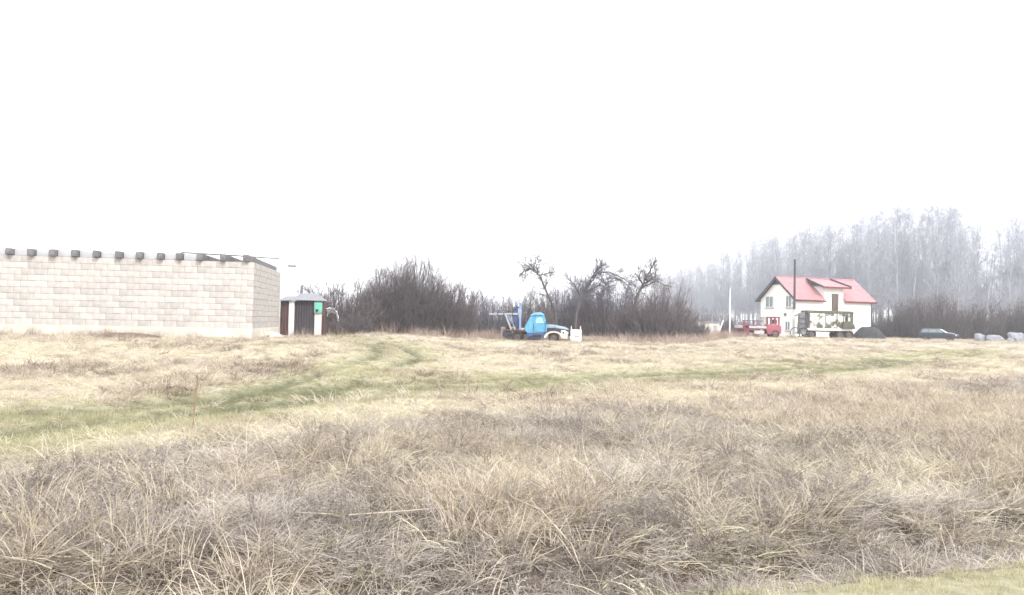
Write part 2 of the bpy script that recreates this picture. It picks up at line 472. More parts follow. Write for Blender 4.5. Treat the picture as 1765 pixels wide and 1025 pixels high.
# ------------------------------------------------------------------ block building
def make_building():
    A = at(435, 552, 40.0); A.z = 0                    # near corner (front wall, right end)
    B = at(0, 552, 38.4); B.z = 0
    u = (B - A).normalized()                            # along the front, to the left
    ang = math.atan2(u.y, u.x)
    z0 = .30
    bt = thing('block_building', 'long roofless outbuilding of pale blocks with dark beam ends along its top', 'building', (A.x, A.y, z0), ang)
    # local x: along the front away from the corner; local -y: into the building (rear)
    L, Dp, FT, CH, NC = 15.0, 9.0, .68, .30, 11
    H = FT + CH * NC
    w = .30
    ft = MB()
    ft.box((L / 2, -w / 2 + .03, FT / 2 - .2), (L + .06, w + .06, FT + .4 - .0))
    ft.box((-.03 + w / 2, -Dp / 2 - w / 2, FT / 2 - .2), (w + .06, Dp - w - .062, FT + .396))
    ft.build('foundation', MT['footing'], bt, bevel=.02)
    j = .016
    core = MB()
    core.box((L / 2, -w / 2, FT + CH * NC / 2), (L - .03, w - .04, CH * NC - .01))
    core.box((w / 2, -Dp / 2 - w / 2, FT + CH * NC / 2), (w - .04, Dp - w, CH * NC - .012))
    core.box((L / 2, -Dp + .1, FT + CH * NC / 2), (L - .7, w - .06, CH * NC - .3))
    core.box((L - w / 2, -Dp / 2 - w / 2, FT + CH * NC / 2), (w - .05, Dp - w - .4, CH * NC - .02))
    core.build('wall', MT['mortar'], bt)
    variants = []
    for k in range(4):
        bx = MB().box((0, 0, 0), (.60 - j, w + .004, CH - j))
        bx.v = [(x + random.uniform(-.005, .005), y + random.uniform(-.005, .005), z + random.uniform(-.004, .004)) for x, y, z in bx.v]
        variants.append(bx.build('block', MT['block'], None, link=False))
    half = MB().box((0, 0, 0), (.30 - j, w + .004, CH - j)).build('block', MT['block'], None, link=False)
    n = 0
    rest = MB()
    for r in range(NC):
        x = 0.0
        first = True
        while x < L - .2:
            wd = .30 if (first and r % 2) else .60
            first = False
            cx, cz = x + wd / 2, FT + CH * (r + .5)
            yj = -w / 2 + random.uniform(0, .012)
            if x < 13.2 and n < 297:
                o = obj('block', half if wd < .5 else random.choice(variants), bt)
                o.location = (cx, yj, cz); n += 1
            else:
                rest.box((cx, yj, cz), (wd - j, w, CH - j))
            x += wd
        y = w + j / 2
        if r % 2 == 0: y += .15
        k = 0
        while y < Dp - .1:
            wd = .30 if k == 0 and r % 2 else .6
            wd = min(wd, Dp - y)
            rest.box((w / 2 - random.uniform(0, .012), -y - wd / 2, FT + CH * (r + .5)), (w, wd - j, CH - j))
            y += wd; k += 1
    # upper course corner pieces
    ro = rest.build('side_wall_block', MT['block'], bt); ro['kind'] = 'stuff'
    # beams resting on the wall, running back; pale filler between their ends
    bxs = []
    for px in (425, 385, 345, 310, 277, 241, 206, 167, 130, 92, 55, 17, -20, -57):
        d = at(px, 452, 1.0) - Vector((0, 0, CAM_H))
        # intersect the view ray with the front plane
        nrm = Vector((-u.y, u.x, 0))
        o0 = Vector((0, 0, CAM_H))
        tt = (Vector((A.x, A.y, 0)) - o0).dot(nrm) / d.dot(nrm)
        q = o0 + d * tt
        bxs.append((q - Vector((A.x, A.y, q.z))).dot(u))
    bw, bh = .27, .33
    for i, bxp in enumerate(bxs):
        m = MB().box((0, -Dp / 2 + .14, 0), (bw, Dp + .24, bh))
        m.v = [(x + random.uniform(-.02, .02), y + (random.uniform(-.05, .05) if y > 0 else 0), z + random.uniform(-.02, .02)) for x, y, z in m.v]
        o = m.build('beam', MT['beam'], bt, bevel=.02)
        o.location = (bxp, 0, H + bh / 2 + .004)
    for a, c in list(zip(bxs[:-1], bxs[1:]))[2:]:
        x0, x1 = a + bw / 2 + .03, c - bw / 2 - .03
        m = MB().box(((x0 + x1) / 2, -.2, H + .14 + .004), (x1 - x0, .26, .28))
        m.build('infill_block', MT['infill'], bt, bevel=.01)
    pl = MB().tube([(-.2 + bxs[0] - 1.0, -2.6, H + bh + .06), (bxs[1] - .3, -1.4, H + bh + .07), (bxs[3], -.2, H + bh + .06)], [.035, .04, .04], 6)
    pl.build('pole', MT['beam'], bt)
make_building()

# ------------------------------------------------------------------ shed
def corrug(mb, x0, x1, y, z0, z1, amp=.018, pitch=.16, axis='x'):
    n = max(4, int((x1 - x0) / pitch * 4))
    vs = []
    for i in range(n + 1):
        x = x0 + (x1 - x0) * i / n
        o = amp * math.sin(i * math.pi / 2)
        for z in (z0, z1):
            vs.append((x, y + o, z) if axis == 'x' else (y + o, x, z))
    fs = [(2 * i, 2 * i + 2, 2 * i + 3, 2 * i + 1) for i in range(n)]
    return mb.add(vs, fs)

def make_shed():
    D = 50.0
    s = D / F
    g = spot(520, D)
    px = lambda p: (p - 520) * s
    t_ = thing('garden_shed', 'small dark sheet-clad shed with grey hipped roof beside the block building', 'shed', (g.x, g.y, g.z - .02), 0)
    zt = 2.22
    MB().box((px(518), .75, zt / 2 - .02), (px(556) - px(481), 1.0, zt - .05)).build('wall', MT['shed_brown'], t_)
    m = MB(); corrug(m, px(506.5), px(540.5), .215, .05, zt)
    m.build('door', MT['shed_dark'], t_)
    m = MB(); corrug(m, px(481.5), px(496), .225, .22, zt)
    m.build('cladding_sheet', MT['shed_brown'], t_)
    MB().box((px(501), .18, zt / 2 - .03), (px(505.5) - px(496.5), .14, zt + .06)).build('corner_post', MT['shed_white'], t_, bevel=.01)
    MB().box((px(547), .19, .72), (px(553) - px(541), .10, 1.48)).build('lower_panel', MT['shed_pink'], t_, bevel=.01)
    MB().box((px(555.7), .24, 1.0), (.10, .10, 2.05)).build('edge_post', MT['shed_brown'], t_, bevel=.01)
    bx = MB().box((px(547.5), .10, 1.80), (px(554) - px(541), .24, .66)).build('meter_box', MT['teal'], t_, bevel=.02)
    MB().box((px(546), -.035, 1.62), (.16, .03, .14)).build('opening', MT['black'], bx)
    # roof: hipped, light grey, one taller bay on the right and a low lean on the left
    r = MB()
    e, rz = zt + .03, zt + .52
    a, b2, c, d = (px(499), -.12, e), (px(557), -.12, e - .02), (px(556), 1.4, e - .02), (px(499), 1.4, e)
    p, q = (px(514), .7, rz - .04), (px(540), .7, rz - .04)
    r.add([a, b2, c, d, p, q], [(0, 1, 5, 4), (1, 2, 5), (2, 3, 4, 5), (3, 0, 4), (0, 3, 2, 1)])
    r.build('roof', MT['shed_roof'], t_)
    r2 = MB().add([(px(480), -.10, e - .03), (px(500), -.10, e + .0), (px(503), 1.2, e + .27), (px(484), 1.2, e + .26), (px(480), -.10, e - .09), (px(500), -.10, e - .06), (px(503), 1.2, e + .2), (px(484), 1.2, e + .2)],
                  [(0, 1, 2, 3), (4, 7, 6, 5), (0, 4, 5, 1), (1, 5, 6, 2), (2, 6, 7, 3), (3, 7, 4, 0)])
    r2.build('lean_to_roof', MT['shed_roof'], t_)
    MB().tube([(px(513), .75, e + .25), (px(513), .75, e + .95)], [.085, .085], 10).build('stove_pipe', MT['metal'], t_, smooth=True)
    return t_
make_shed()

# street lamp / post far behind the shed
def post(name, label, cat, px, D, ytop, rad, m, arms=False, group=None, stub=None, ybase=None):
    g = spot(px, D)
    top = at(px, ytop, D)
    h = top.z - g.z
    t_ = thing(name, label, cat, (g.x, g.y, g.z - .1))
    if stub:
        MB().tube([(0, .0, 0), (0, .0, stub)], [rad * 1.05, rad * .95], 10).build('concrete_stub', MT['concrete'], t_, smooth=True)
        MB().tube([(0, -rad * 2.02, stub - 1.0), (0, -rad * 2.02, h + .1)], [rad, rad * .8], 10).build('pole', m, t_, smooth=True)
        for z in (stub - .8, stub - .25):
            MB().box((0, -rad, z), (rad * 2.3, rad * 4.2, .06)).build('band', MT['metal'], t_)
    else:
        MB().tube([(0, 0, 0), (0, 0, h + .1)], [rad, rad * .75], 10).build('pole', m, t_, smooth=True)
    if arms:
        MB().box((0, -.1, h + .02), (.95, .12, .17)).build('crossarm', MT['fascia'], t_)
        for sx in (-.28, .28):
            MB().tube([(sx, -.1, h + .07), (sx, -.1, h + .22)], [.05, .06], 8).build('insulator', MT['palebar'], t_)
    return t_
post('utility_pole', 'thin pale pole with dark crossarm far behind the shed roof', 'pole', 501, 90, 457, .06, MT['concrete'], arms=True)
post('utility_pole', 'dark wooden pole on a pale stub before the near corner of the white house', 'pole', 1367.5, 100, 447, .15, MT['pole_dark'], stub=4.6)
post('metal_post', 'slender white post standing upright left of the red truck', 'post', 1258, 97, 497, .10, MT['shed_white'])

# ------------------------------------------------------------------ white house
def make_house():
    phi = R(22.4)
    D = 106.0
    c = spot(1372, D)
    gz = .2
    t_ = thing('house', 'white two-storey house with faded red gabled roof in front of the birch wood', 'house', (c.x, c.y, gz), phi)
    # local: x along the long wall to the right/back, y along the gable to the rear
    L, Wd, HE, HR = 13.1, 7.0, 5.25, 8.05
    w = MB()
    vs = [(0, 0, -.3), (L, 0, -.3), (L, Wd, -.3), (0, Wd, -.3), (0, 0, HE), (L, 0, HE), (L, Wd, HE), (0, Wd, HE), (0, Wd / 2, HR - .05), (L, Wd / 2, HR - .05)]
    w.add(vs, [(0, 1, 5, 4), (2, 3, 7, 6), (3, 0, 4, 8, 7), (1, 2, 6, 9, 5), (0, 3, 2, 1), (4, 5, 9, 8), (6, 7, 8, 9)])
    w.build('wall', MT['white'], t_)
    # ribbed roof sheets with overhang
    def slope(sgn, xa=None, xb=None, f0=0.0):
        oh, ov = .45, .55
        xa = -ov if xa is None else xa
        xb = L + ov if xb is None else xb
        k = (HR - HE) / (Wd / 2)
        mb = MB(); n = int((xb - xa) * 8); rows = 9; vs = []; fs = []
        for i in range(n + 1):
            x = xa + (xb - xa) * i / n
            for jn in range(rows + 1):
                f = f0 + (1 - f0) * jn / rows
                d = (Wd / 2 + oh) * (1 - f)
                rib = .03 * math.cos(i * 2 * math.pi / 4) + (.02 if jn % 2 else 0)
                vs.append((x, Wd / 2 - sgn * d, HR + .12 - d * k + rib))
        for i in range(n):
            for jn in range(rows):
                a = i * (rows + 1) + jn
                fs.append((a, a + rows + 1, a + rows + 2, a + 1))
        mb.add(vs, fs)
        return mb
    for sg in (1, -1):
        DX0, DX1 = 4.75, 8.1
        spans = [(-.53, DX0), (DX1, L + .53)] if sg == 1 else [(-.53, L + .53)]
        if sg == 1:
            sl = slope(1, None, DX0)
            sub = slope(1, DX1, None); sl.add(sub.v, sub.f)
            sub = slope(1, DX0, DX1, .72); sl.add(sub.v, sub.f)
        else:
            sl = slope(-1)
        sl.build('roof', MT['roof'], t_)
        k = (HR - HE) / (Wd / 2)
        d = Wd / 2 + .45
        z = HR + .06 - d * k
        for xa, xb in spans:
            MB().box(((xa + xb) / 2, Wd / 2 - sg * (d - .06), z - .10), (xb - xa, .10, .16)).build('eave_board', MT['eave'], t_)
            MB().box(((xa + xb) / 2, Wd / 2 - sg * (d - .02), z - .03), (xb - xa + .02, .14, .12)).build('gutter', MT['eave'], t_, bevel=.03)
        for x0 in (-.53, L + .53):
            MB().bar((x0, Wd / 2, HR - .05), (x0, Wd / 2 - sg * (d + .02), HR - .05 - (d + .02) * k), .06, .30).build('barge_board', MT['fascia'], t_)
        MB().bar((-.26, Wd / 2 - sg * .05, HR - .18), (-.26, Wd / 2 - sg * d, HR - .14 - d * k), .50, .05).build('soffit', MT['fascia'], t_)
    MB().add([(-.03, Wd / 2, HR - .12), (-.03, Wd / 2 - 1.05, HR - .96), (-.03, Wd / 2 + 1.05, HR - .96), (-.10, Wd / 2, HR - .12), (-.10, Wd / 2 - 1.05, HR - .96), (-.10, Wd / 2 + 1.05, HR - .96)],
             [(0, 1, 2), (3, 5, 4), (0, 3, 4, 1), (1, 4, 5, 2), (2, 5, 3, 0)]).build('gable_panel', MT['fascia'], t_)
    MB().tube([(-.5, Wd / 2, HR + .15), (L + .5, Wd / 2, HR + .15)], [.09, .09], 8).build('ridge_cap', MT['roof'], t_, smooth=True)
    # gable windows (in the x=0 wall)
    def gwin(yc, zc, wd, ht):
        f = MB()
        for a, b_, dy, dz in ((yc, zc + ht / 2, wd + .12, .12), (yc, zc - ht / 2, wd + .12, .12), (yc - wd / 2, zc, .12, ht - .12), (yc + wd / 2, zc, .12, ht - .12), (yc, zc, .08, ht - .12)):
            f.box((-.03, a, b_), (.12, dy, dz))
        fo = f.build('window', MT['frame'], t_)
        for sgn in (-1, 1):
            MB().box((-.02, yc + sgn * wd / 4, zc), (.05, wd / 2 - .11, ht - .14)).build('pane', MT['glass'], fo)
        MB().box((-.09, yc, zc - ht / 2 - .1), (.22, wd + .2, .06)).build('sill', MT['metal'], fo)
    gwin(5.15, 4.75, 1.55, 1.5)
    gwin(1.35, 4.75, 1.05, 1.55)
    MB().box((-.03, 2.05, 3.0), (.06, .42, .42)).build('vent', MT['beam'], t_)
    gwin(1.5, 1.5, .9, 1.2)
    # dormer: cheeked box flush with the front wall, flat-pitched roof, balcony door
    x0, x1 = 4.75, 8.1
    HD = 6.85
    k = (HR - HE) / (Wd / 2)
    dm = MB()
    dm.add([(x0, .02, HE - .1), (x1, .02, HE - .1), (x1, .02, HD), (x0, .02, HD), (x0, 2.6, HD + .15), (x1, 2.6, HD + .15)],
           [(0, 1, 2, 3), (0, 3, 4), (1, 5, 2), (3, 2, 5, 4)])
    dmo = dm.build('dormer', MT['white'], t_)
    rf = MB()
    ya, yb, za, zb = -.62, 2.9, HD - .02, HR - .05
    xl, xr = x0 - .75, x1 + .75
    rf.add([(xl, ya, za), (xr, ya, za), (xr - .35, yb, zb), (xl + .35, yb, zb), (xl, ya, za - .09), (xr, ya, za - .09), (xr - .35, yb, zb - .09), (xl + .35, yb, zb - .09)],
           [(0, 1, 2, 3), (4, 7, 6, 5), (0, 4, 5, 1), (1, 5, 6, 2), (2, 6, 7, 3), (3, 7, 4, 0)])
    rf.build('dormer_roof', MT['roof'], dmo)
    MB().box(((xl + xr) / 2, ya - .03, za - .09), (xr - xl + .1, .08, .26)).build('fascia_board', MT['eave'], dmo)
    MB().bar((xr + .02, ya, za - .02), (xr - .3, yb, zb + .02), .10, .42).build('barge_board', MT['fascia'], dmo)
    MB().bar((xl - .02, ya, za - .02), (xl + .3, yb, zb + .02), .10, .22).build('barge_board', MT['fascia'], dmo)
    d0, d1, dz0, dz1 = 6.05, 7.2, 3.62, 5.95
    do = MB().box(((d0 + d1) / 2, -.03, (dz0 + dz1) / 2), (d1 - d0, .10, dz1 - dz0)).build('balcony_door', MT['door'], t_, bevel=.015)
    for i in range(2):
        MB().box((d0 + .31 + i * .53, -.10, (dz0 + dz1) / 2 + .1), (.36, .04, 1.8)).build('door_panel', MT['door'], do, bevel=.01)
    MB().tube([(L + .02, -.12, 0), (L + .02, -.12, HE - .3)], [.06, .06], 8).build('downpipe', MT['fascia'], t_, smooth=True)
    # chimney behind the ridge
    return t_
make_house()

# pale low hut and leaning board left of the red truck
def make_hut():
    D = 99.0
    g = spot(1229, D); s = D / F
    t_ = thing('low_hut', 'low white hut with flat grey roof half hidden by dark brush', 'hut', (g.x, g.y, g.z - .1), R(12))
    MB().box((0, 1.2, .85), (1.9, 2.2, 1.75)).build('wall', MT['whitepaint'], t_)
    MB().box((-.05, 1.2, 1.79), (2.3, 2.6, .13)).build('roof', MT['shed_roof'], t_, bevel=.02)
    MB().box((.35, .09, .9), (.5, .05, .9)).build('window', MT['palebar'], t_)
    g = spot(1243, 96)
    b_ = thing('leaning_board', 'long white board leaning by the low hut', 'board', (g.x, g.y, g.z - .05))
    MB().bar((-.42, 0, 0), (.32, .3, 1.95), .20, .05).build('plank', MT['shed_white'], b_, bevel=.01)
make_hut()

# ------------------------------------------------------------------ vehicles
def wheel(parent, c, r, w, name='wheel', side=-1):
    h = w / 2
    t_ = MB().lathe_y([(r * .60, -h * .8), (r * .92, -h), (r, -h * .7), (r, h * .7), (r * .92, h), (r * .60, h * .8)], c, 22)
    wo = t_.build(name, MT['tyre'], parent, smooth=True)
    rm = MB().lathe_y([(.001, side * h * .55), (r * .16, side * h * .7), (r * .18, side * h * .4), (r * .5, side * h * .25), (r * .62, side * h * .8)], c, 22)
    rm.build('rim', MT['rim'], wo, smooth=True)
    return wo

def make_blue_truck():
    D = 65.0
    g = spot(930, D)
    s = D / F
    t_ = thing('crane_truck', 'old light blue bonneted truck with a crane mast and boom behind the cab', 'truck', (g.x, g.y, G(g.x, g.y) - .03), R(-3))
    HW = .95
    # chassis
    ch = MB()
    for sy in (-.4, .4): ch.box((-.35, sy, .72), (5.3, .10, .20))
    for x in (-2.8, -1.9, -.9, .2, 1.3, 2.1): ch.box((x, 0, .72), (.10, .72, .12))
    ch.build('chassis', MT['chassis'], t_)
    # cab: rounded, sloping rear
    cab = MB().prism([(-1.15, .98, .92), (-1.18, 1.22, .93), (-.98, 1.62, .92), (-.66, 2.16, .86), (-.38, 2.36, .80), (.12, 2.38, .78), (.36, 2.20, .84), (.60, 1.50, .92), (.62, .82, .93), (-.95, .74, .92)])
    cab.build('cab', MT['bluecab'], t_, bevel=.07)
    MB().prism([(-.72, 2.17, .84), (-.40, 2.385, .80), (.13, 2.405, .78), (.41, 2.22, .84), (.36, 2.15, .86), (.1, 2.33, .81), (-.38, 2.31, .83), (-.66, 2.1, .87)]).build('roof', MT['blueroof'], t_, bevel=.02)
    dr = MB().prism([(-.40, .88, .955), (-.42, 1.50, .955), (-.28, 2.02, .895), (.22, 2.08, .885), (.44, 1.50, .955), (.44, .88, .955)]).build('door', MT['bluecab'], t_, bevel=.015)
    MB().prism([(-.30, 1.56, .957), (-.20, 1.96, .908), (.18, 2.0, .902), (.36, 1.56, .957)]).build('window', mat('cyan_glass_sky_glare', (.30, .55, .66), .3, .2, 3), dr)  # sky reflection painted into the light pane colour
    MB().box((-.30, -.985, 1.38), (.14, .04, .04)).build('handle', MT['palebar'], dr)
    MB().add([(.395, -.70, 2.14), (.395, .70, 2.14), (.635, .74, 1.53), (.635, -.74, 1.53), (.36, -.70, 2.12), (.36, .70, 2.12), (.6, .74, 1.5), (.6, -.74, 1.5)], [(0, 3, 2, 1), (4, 5, 6, 7), (0, 1, 5, 4), (1, 2, 6, 5), (2, 3, 7, 6), (3, 0, 4, 7)]).build('windscreen', MT['glass'], t_)
    MB().prism([(-.98, .30, .90), (-.98, .78, .92), (.46, .78, .92), (.46, .42, .90)]).build('side_skirt', MT['bluedeep'], t_, bevel=.03)
    m = MB().bar((-.66, -.90, 2.13), (.40, -.87, 2.20), .05, .035)
    m.build('drip_rail', MT['bluedeep'], t_)
    for xa, xb in ((-.47, -.45), (.50, .47)):
        MB().bar((xa, -.945, .86), (xb, -.945, 1.52), .028).build('door_seam', MT['bluedeep'], t_)
    MB().box((.55, -1.02, 1.62), (.06, .16, .26)).build('wing_mirror', MT['chassis'], t_, bevel=.02)
    MB().box((-.15, -1.0, .62), (.7, .16, .05)).build('running_board', MT['rust'], t_)
    MB().tube([(-1.05, -.55, .9), (-1.12, -.55, 1.9), (-1.12, -.55, 2.35)], [.055, .055, .05], 8).build('exhaust_stack', MT['rust'], t_, smooth=True)
    MB().tube([(-1.75, -.36, 2.75), (-2.2, -.42, 2.45), (-2.15, -.5, 1.7), (-1.9, -.5, 1.2)], [.03] * 4, 6).build('hose', MT['chassis'], t_, smooth=True)
    MB().tube([(-2.55, -.28, 2.1), (-2.05, -.28, 1.25)], [.06, .08], 10).build('hydraulic_ram', MT['bluepale'], t_, smooth=True)
    MB().box((-2.55, -.78, .62), (.8, .12, .36)).build('tool_locker', MT['chassis'], t_, bevel=.02)
    st = MB().box((-.35, -.80, .34), (.95, .36, .34)).build('fuel_tank', MT['chassis'], t_, bevel=.08)
    # bonnet
    MB().prism([(.58, 1.16, .62), (.60, 1.47, .60), (1.2, 1.45, .56), (2.1, 1.28, .50), (2.38, 1.12, .46), (2.36, 1.04, .48), (1.2, 1.2, .6)]).build('bonnet', MT['hood'], t_, bevel=.05)
    MB().prism([(.56, .74, .58), (.56, 1.19, .58), (2.30, 1.07, .46), (2.34, .68, .46)]).build('engine_bay', MT['enginedark'], t_, bevel=.02)
    MB().box((2.43, 0, .86), (.14, .94, .62)).build('grille', MT['chassis'], t_, bevel=.02)
    # front fenders: arched strip both sides
    for sy in (-1, 1):
        fm = MB(); pr = []
        for k in range(13):
            a = math.pi * (1.03 - k / 12 * 1.06)
            pr.append((1.17 + .78 * math.cos(a), .44 + .50 * math.sin(a)))
        inn = [(1.17 + (x - 1.17) * .74, .44 + (z - .44) * .76) for x, z in pr]
        vs = []
        for (x, z), (x2, z2) in zip(pr, inn):
            vs += [(x, sy * .56, z), (x, sy * .99, z), (x2, sy * .99, z2)]
        fm.add(vs, [f for k in range(12) for f in ((3 * k, 3 * k + 3, 3 * k + 4, 3 * k + 1), (3 * k + 1, 3 * k + 4, 3 * k + 5, 3 * k + 2))])
        fm.build('fender', MT['creampaint'], t_)
        nz = MB().prism([(1.76, .36, .21), (1.72, 1.02, .20), (2.08, 1.04, .19), (2.28, .86, .18), (2.26, .34, .18)])
        nz.v = [(x, y + sy * .78, z) for x, y, z in nz.v]
        nz.build('nose_panel', MT['creampaint'], t_, bevel=.05)
        MB().tube([(2.20, sy * .78, .80), (2.34, sy * .78, .80)], [.11, .13], 14).build('headlight', MT['palebar'], t_, smooth=True)
        if sy < 0:
            MB().tube([(1.93, sy * .975 - .01, .83), (1.93, sy * .975 - .03, .83)], [.07, .07], 12).build('side_lamp', MT['chassis'], t_)
    MB().box((2.50, 0, .42), (.12, 1.9, .22)).build('bumper', MT['creampaint'], t_, bevel=.03)
    for sy in (-.78, .78):
        wheel(t_, (1.17, sy, .43), .44, .26, side=-1 if sy < 0 else 1)
        wheel(t_, (-1.74, sy, .45), .46, .42, side=-1 if sy < 0 else 1)
    wheel(t_, (-.55, -.30, .36), .36, .24)                                   # spare slung under the cab side
    # rear deck with machinery
    MB().box((-2.05, 0, .92), (1.75, 1.7, .14)).build('deck', MT['rust'], t_, bevel=.02)
    MB().box((-2.35, .1, 1.16), (.7, 1.2, .34)).build('winch', MT['rust'], t_, bevel=.05)
    MB().tube([(-2.35, -.66, 1.22), (-2.35, .86, 1.22)], [.21, .21], 14).build('winch_drum', MT['chassis'], t_, smooth=True)
    # mast
    MB().box((-1.55, -.32, 2.02), (.17, .20, 2.06)).build('mast', MT['bluepale'], t_, bevel=.02)
    MB().box((-1.24, -.30, 1.02), (.42, .5, .24)).build('mast_foot', MT['whitepaint'], t_, bevel=.04)
    MB().box((-1.50, -.32, 3.09), (.42, .28, .12)).build('mast_cap', MT['bluepale'], t_, bevel=.02)
    MB().box((-1.93, .02, 2.02), (.34, .42, 1.62)).build('slewing_column', MT['bluedeep'], t_, bevel=.05)
    MB().bar((-1.40, .1, 2.72), (-1.9, .06, 2.84), .12).build('mast_brace', MT['bluedeep'], t_)
    bo = MB().bar((-4.05, -.2, 2.20), (-1.75, -.2, 2.26), .16, .15).build('boom', MT['palebar'], t_, bevel=.02)
    for x in (-3.4, -2.9):
        MB().box((x, -.2, 2.22), (.07, .24, .24)).build('boom_collar', MT['bluedeep'], bo)
    MB().bar((-2.72, -.62, 2.18), (-2.12, -.74, .70), .13).build('support_leg', MT['palebar'], t_)
    MB().bar((-2.36, -.10, 2.18), (-1.90, -.62, .80), .11).build('support_leg', MT['palebar'], t_)
    MB().bar((-2.30, -.66, 1.15), (-1.98, -.66, 1.12), .08).build('leg_tie', MT['palebar'], t_)
    MB().bar((-1.15, -.05, 1.3), (-1.0, .05, 2.15), .07).build('cab_guard', MT['bluedeep'], t_)
    # wooden cable reel-like pale post beside the rear wheel
    g2 = spot(868, D)
    p2 = thing('concrete_post', 'squat pale concrete post standing behind the blue truck', 'post', (g2.x, g2.y + .4, g2.z - .05))
    MB().box((0, 0, .55), (.40, .3, 1.15)).build('shaft', MT['palebar'], p2, bevel=.03)
    # white board in front of the truck
    g3 = spot(993, D - .4)
    wb = thing('white_panel', 'white board standing upright against the nose of the blue truck', 'board', (g3.x, g3.y, g3.z - .05), R(4))
    MB().box((0, 0, .56), (.92, .10, .98)).build('board', MT['whitepaint'], wb, bevel=.02)
    MB().box((.1, -.055, .50), (.42, .02, .13)).build('slot', MT['palebar'], wb)
    for sx in (-.36, .38):
        MB().box((sx, .09, .66), (.07, .07, 1.32)).build('upright', MT['whitepaint'], wb)
make_blue_truck()

def make_red_truck():
    D = 95.0
    g = spot(1305, D)
    t_ = thing('red_truck', 'low red flatbed truck with rounded cab parked left of the white house', 'truck', (g.x, g.y, g.z - .05), R(0))
    cabp = [(.95, .42, .9), (.86, 1.15, .92), (1.0, 1.60, .9), (2.35, 1.60, .9), (2.58, 1.38, .9), (2.64, .95, .9), (2.55, .45, .88)]
    MB().prism(cabp).build('cab', MT['redlight'], t_, bevel=.12)
    for x in (1.42, 1.86, 2.32):
        for sy in (-.78, .78):
            MB().box((x, sy, 1.98), (.17, .12, .80)).build('cab_pillar', MT['red'], t_)
    MB().box((1.88, 0, 2.42), (1.12, 1.75, .15)).build('cab_roof', MT['red'], t_, bevel=.04)
    MB().box((1.95, .0, 1.9), (.50, .9, .5)).build('seat', MT['reddark'], t_, bevel=.05)
    MB().bar((.1, -.7, 2.33), (1.4, -.7, 2.36), .06).bar((.75, -.7, 1.5), (.75, -.7, 2.34), .05).build('ladder_rail', MT['reddark'], t_)
    MB().box((-.75, 0, 1.02), (3.3, 1.8, .14)).build('bed_floor', MT['reddark'], t_)
    MB().box((-.42, -.9, 1.22), (2.5, .06, .26)).build('side_board', MT['plank'], t_, bevel=.01)
    MB().box((-.42, .9, 1.22), (2.5, .06, .26)).build('side_board', MT['plank'], t_, bevel=.01)
    MB().box((-1.52, 0, .95), (.70, 1.86, 1.25)).build('tail_box', MT['red'], t_, bevel=.06)
    MB().box((-2.15, 0, 1.25), (.62, 1.5, .34)).build('toolbox', MT['palebar'], t_, bevel=.05)
    MB().box((-2.2, 0, .66), (.5, 1.3, .8)).build('rear_frame', MT['reddark'], t_, bevel=.04)
    rl = MB().bar((-1.9, -.6, 1.98), (.55, -.6, 1.95), .07).bar((-1.75, -.6, 1.3), (-1.75, -.6, 1.98), .06).bar((-.6, -.6, 1.3), (-.6, -.6, 1.96), .05)
    rl.build('rail', MT['reddark'], t_)
    MB().box((.52, -.3, 1.85), (.34, .5, 1.15)).build('air_filter', MT['palebar'], t_, bevel=.03)
    MB().box((-.1, 0, .72), (2.4, .7, .26)).build('chassis', MT['rust'], t_)
    MB().box((.0, -.75, .62), (1.15, .3, .42)).build('step_box', MT['plank'], t_, bevel=.03)
    for sy in (-.8, .8):
        for x in (-1.75, 1.9):
            wheel(t_, (x, sy, .46), .46, .26, side=-1 if sy < 0 else 1)
make_red_truck()

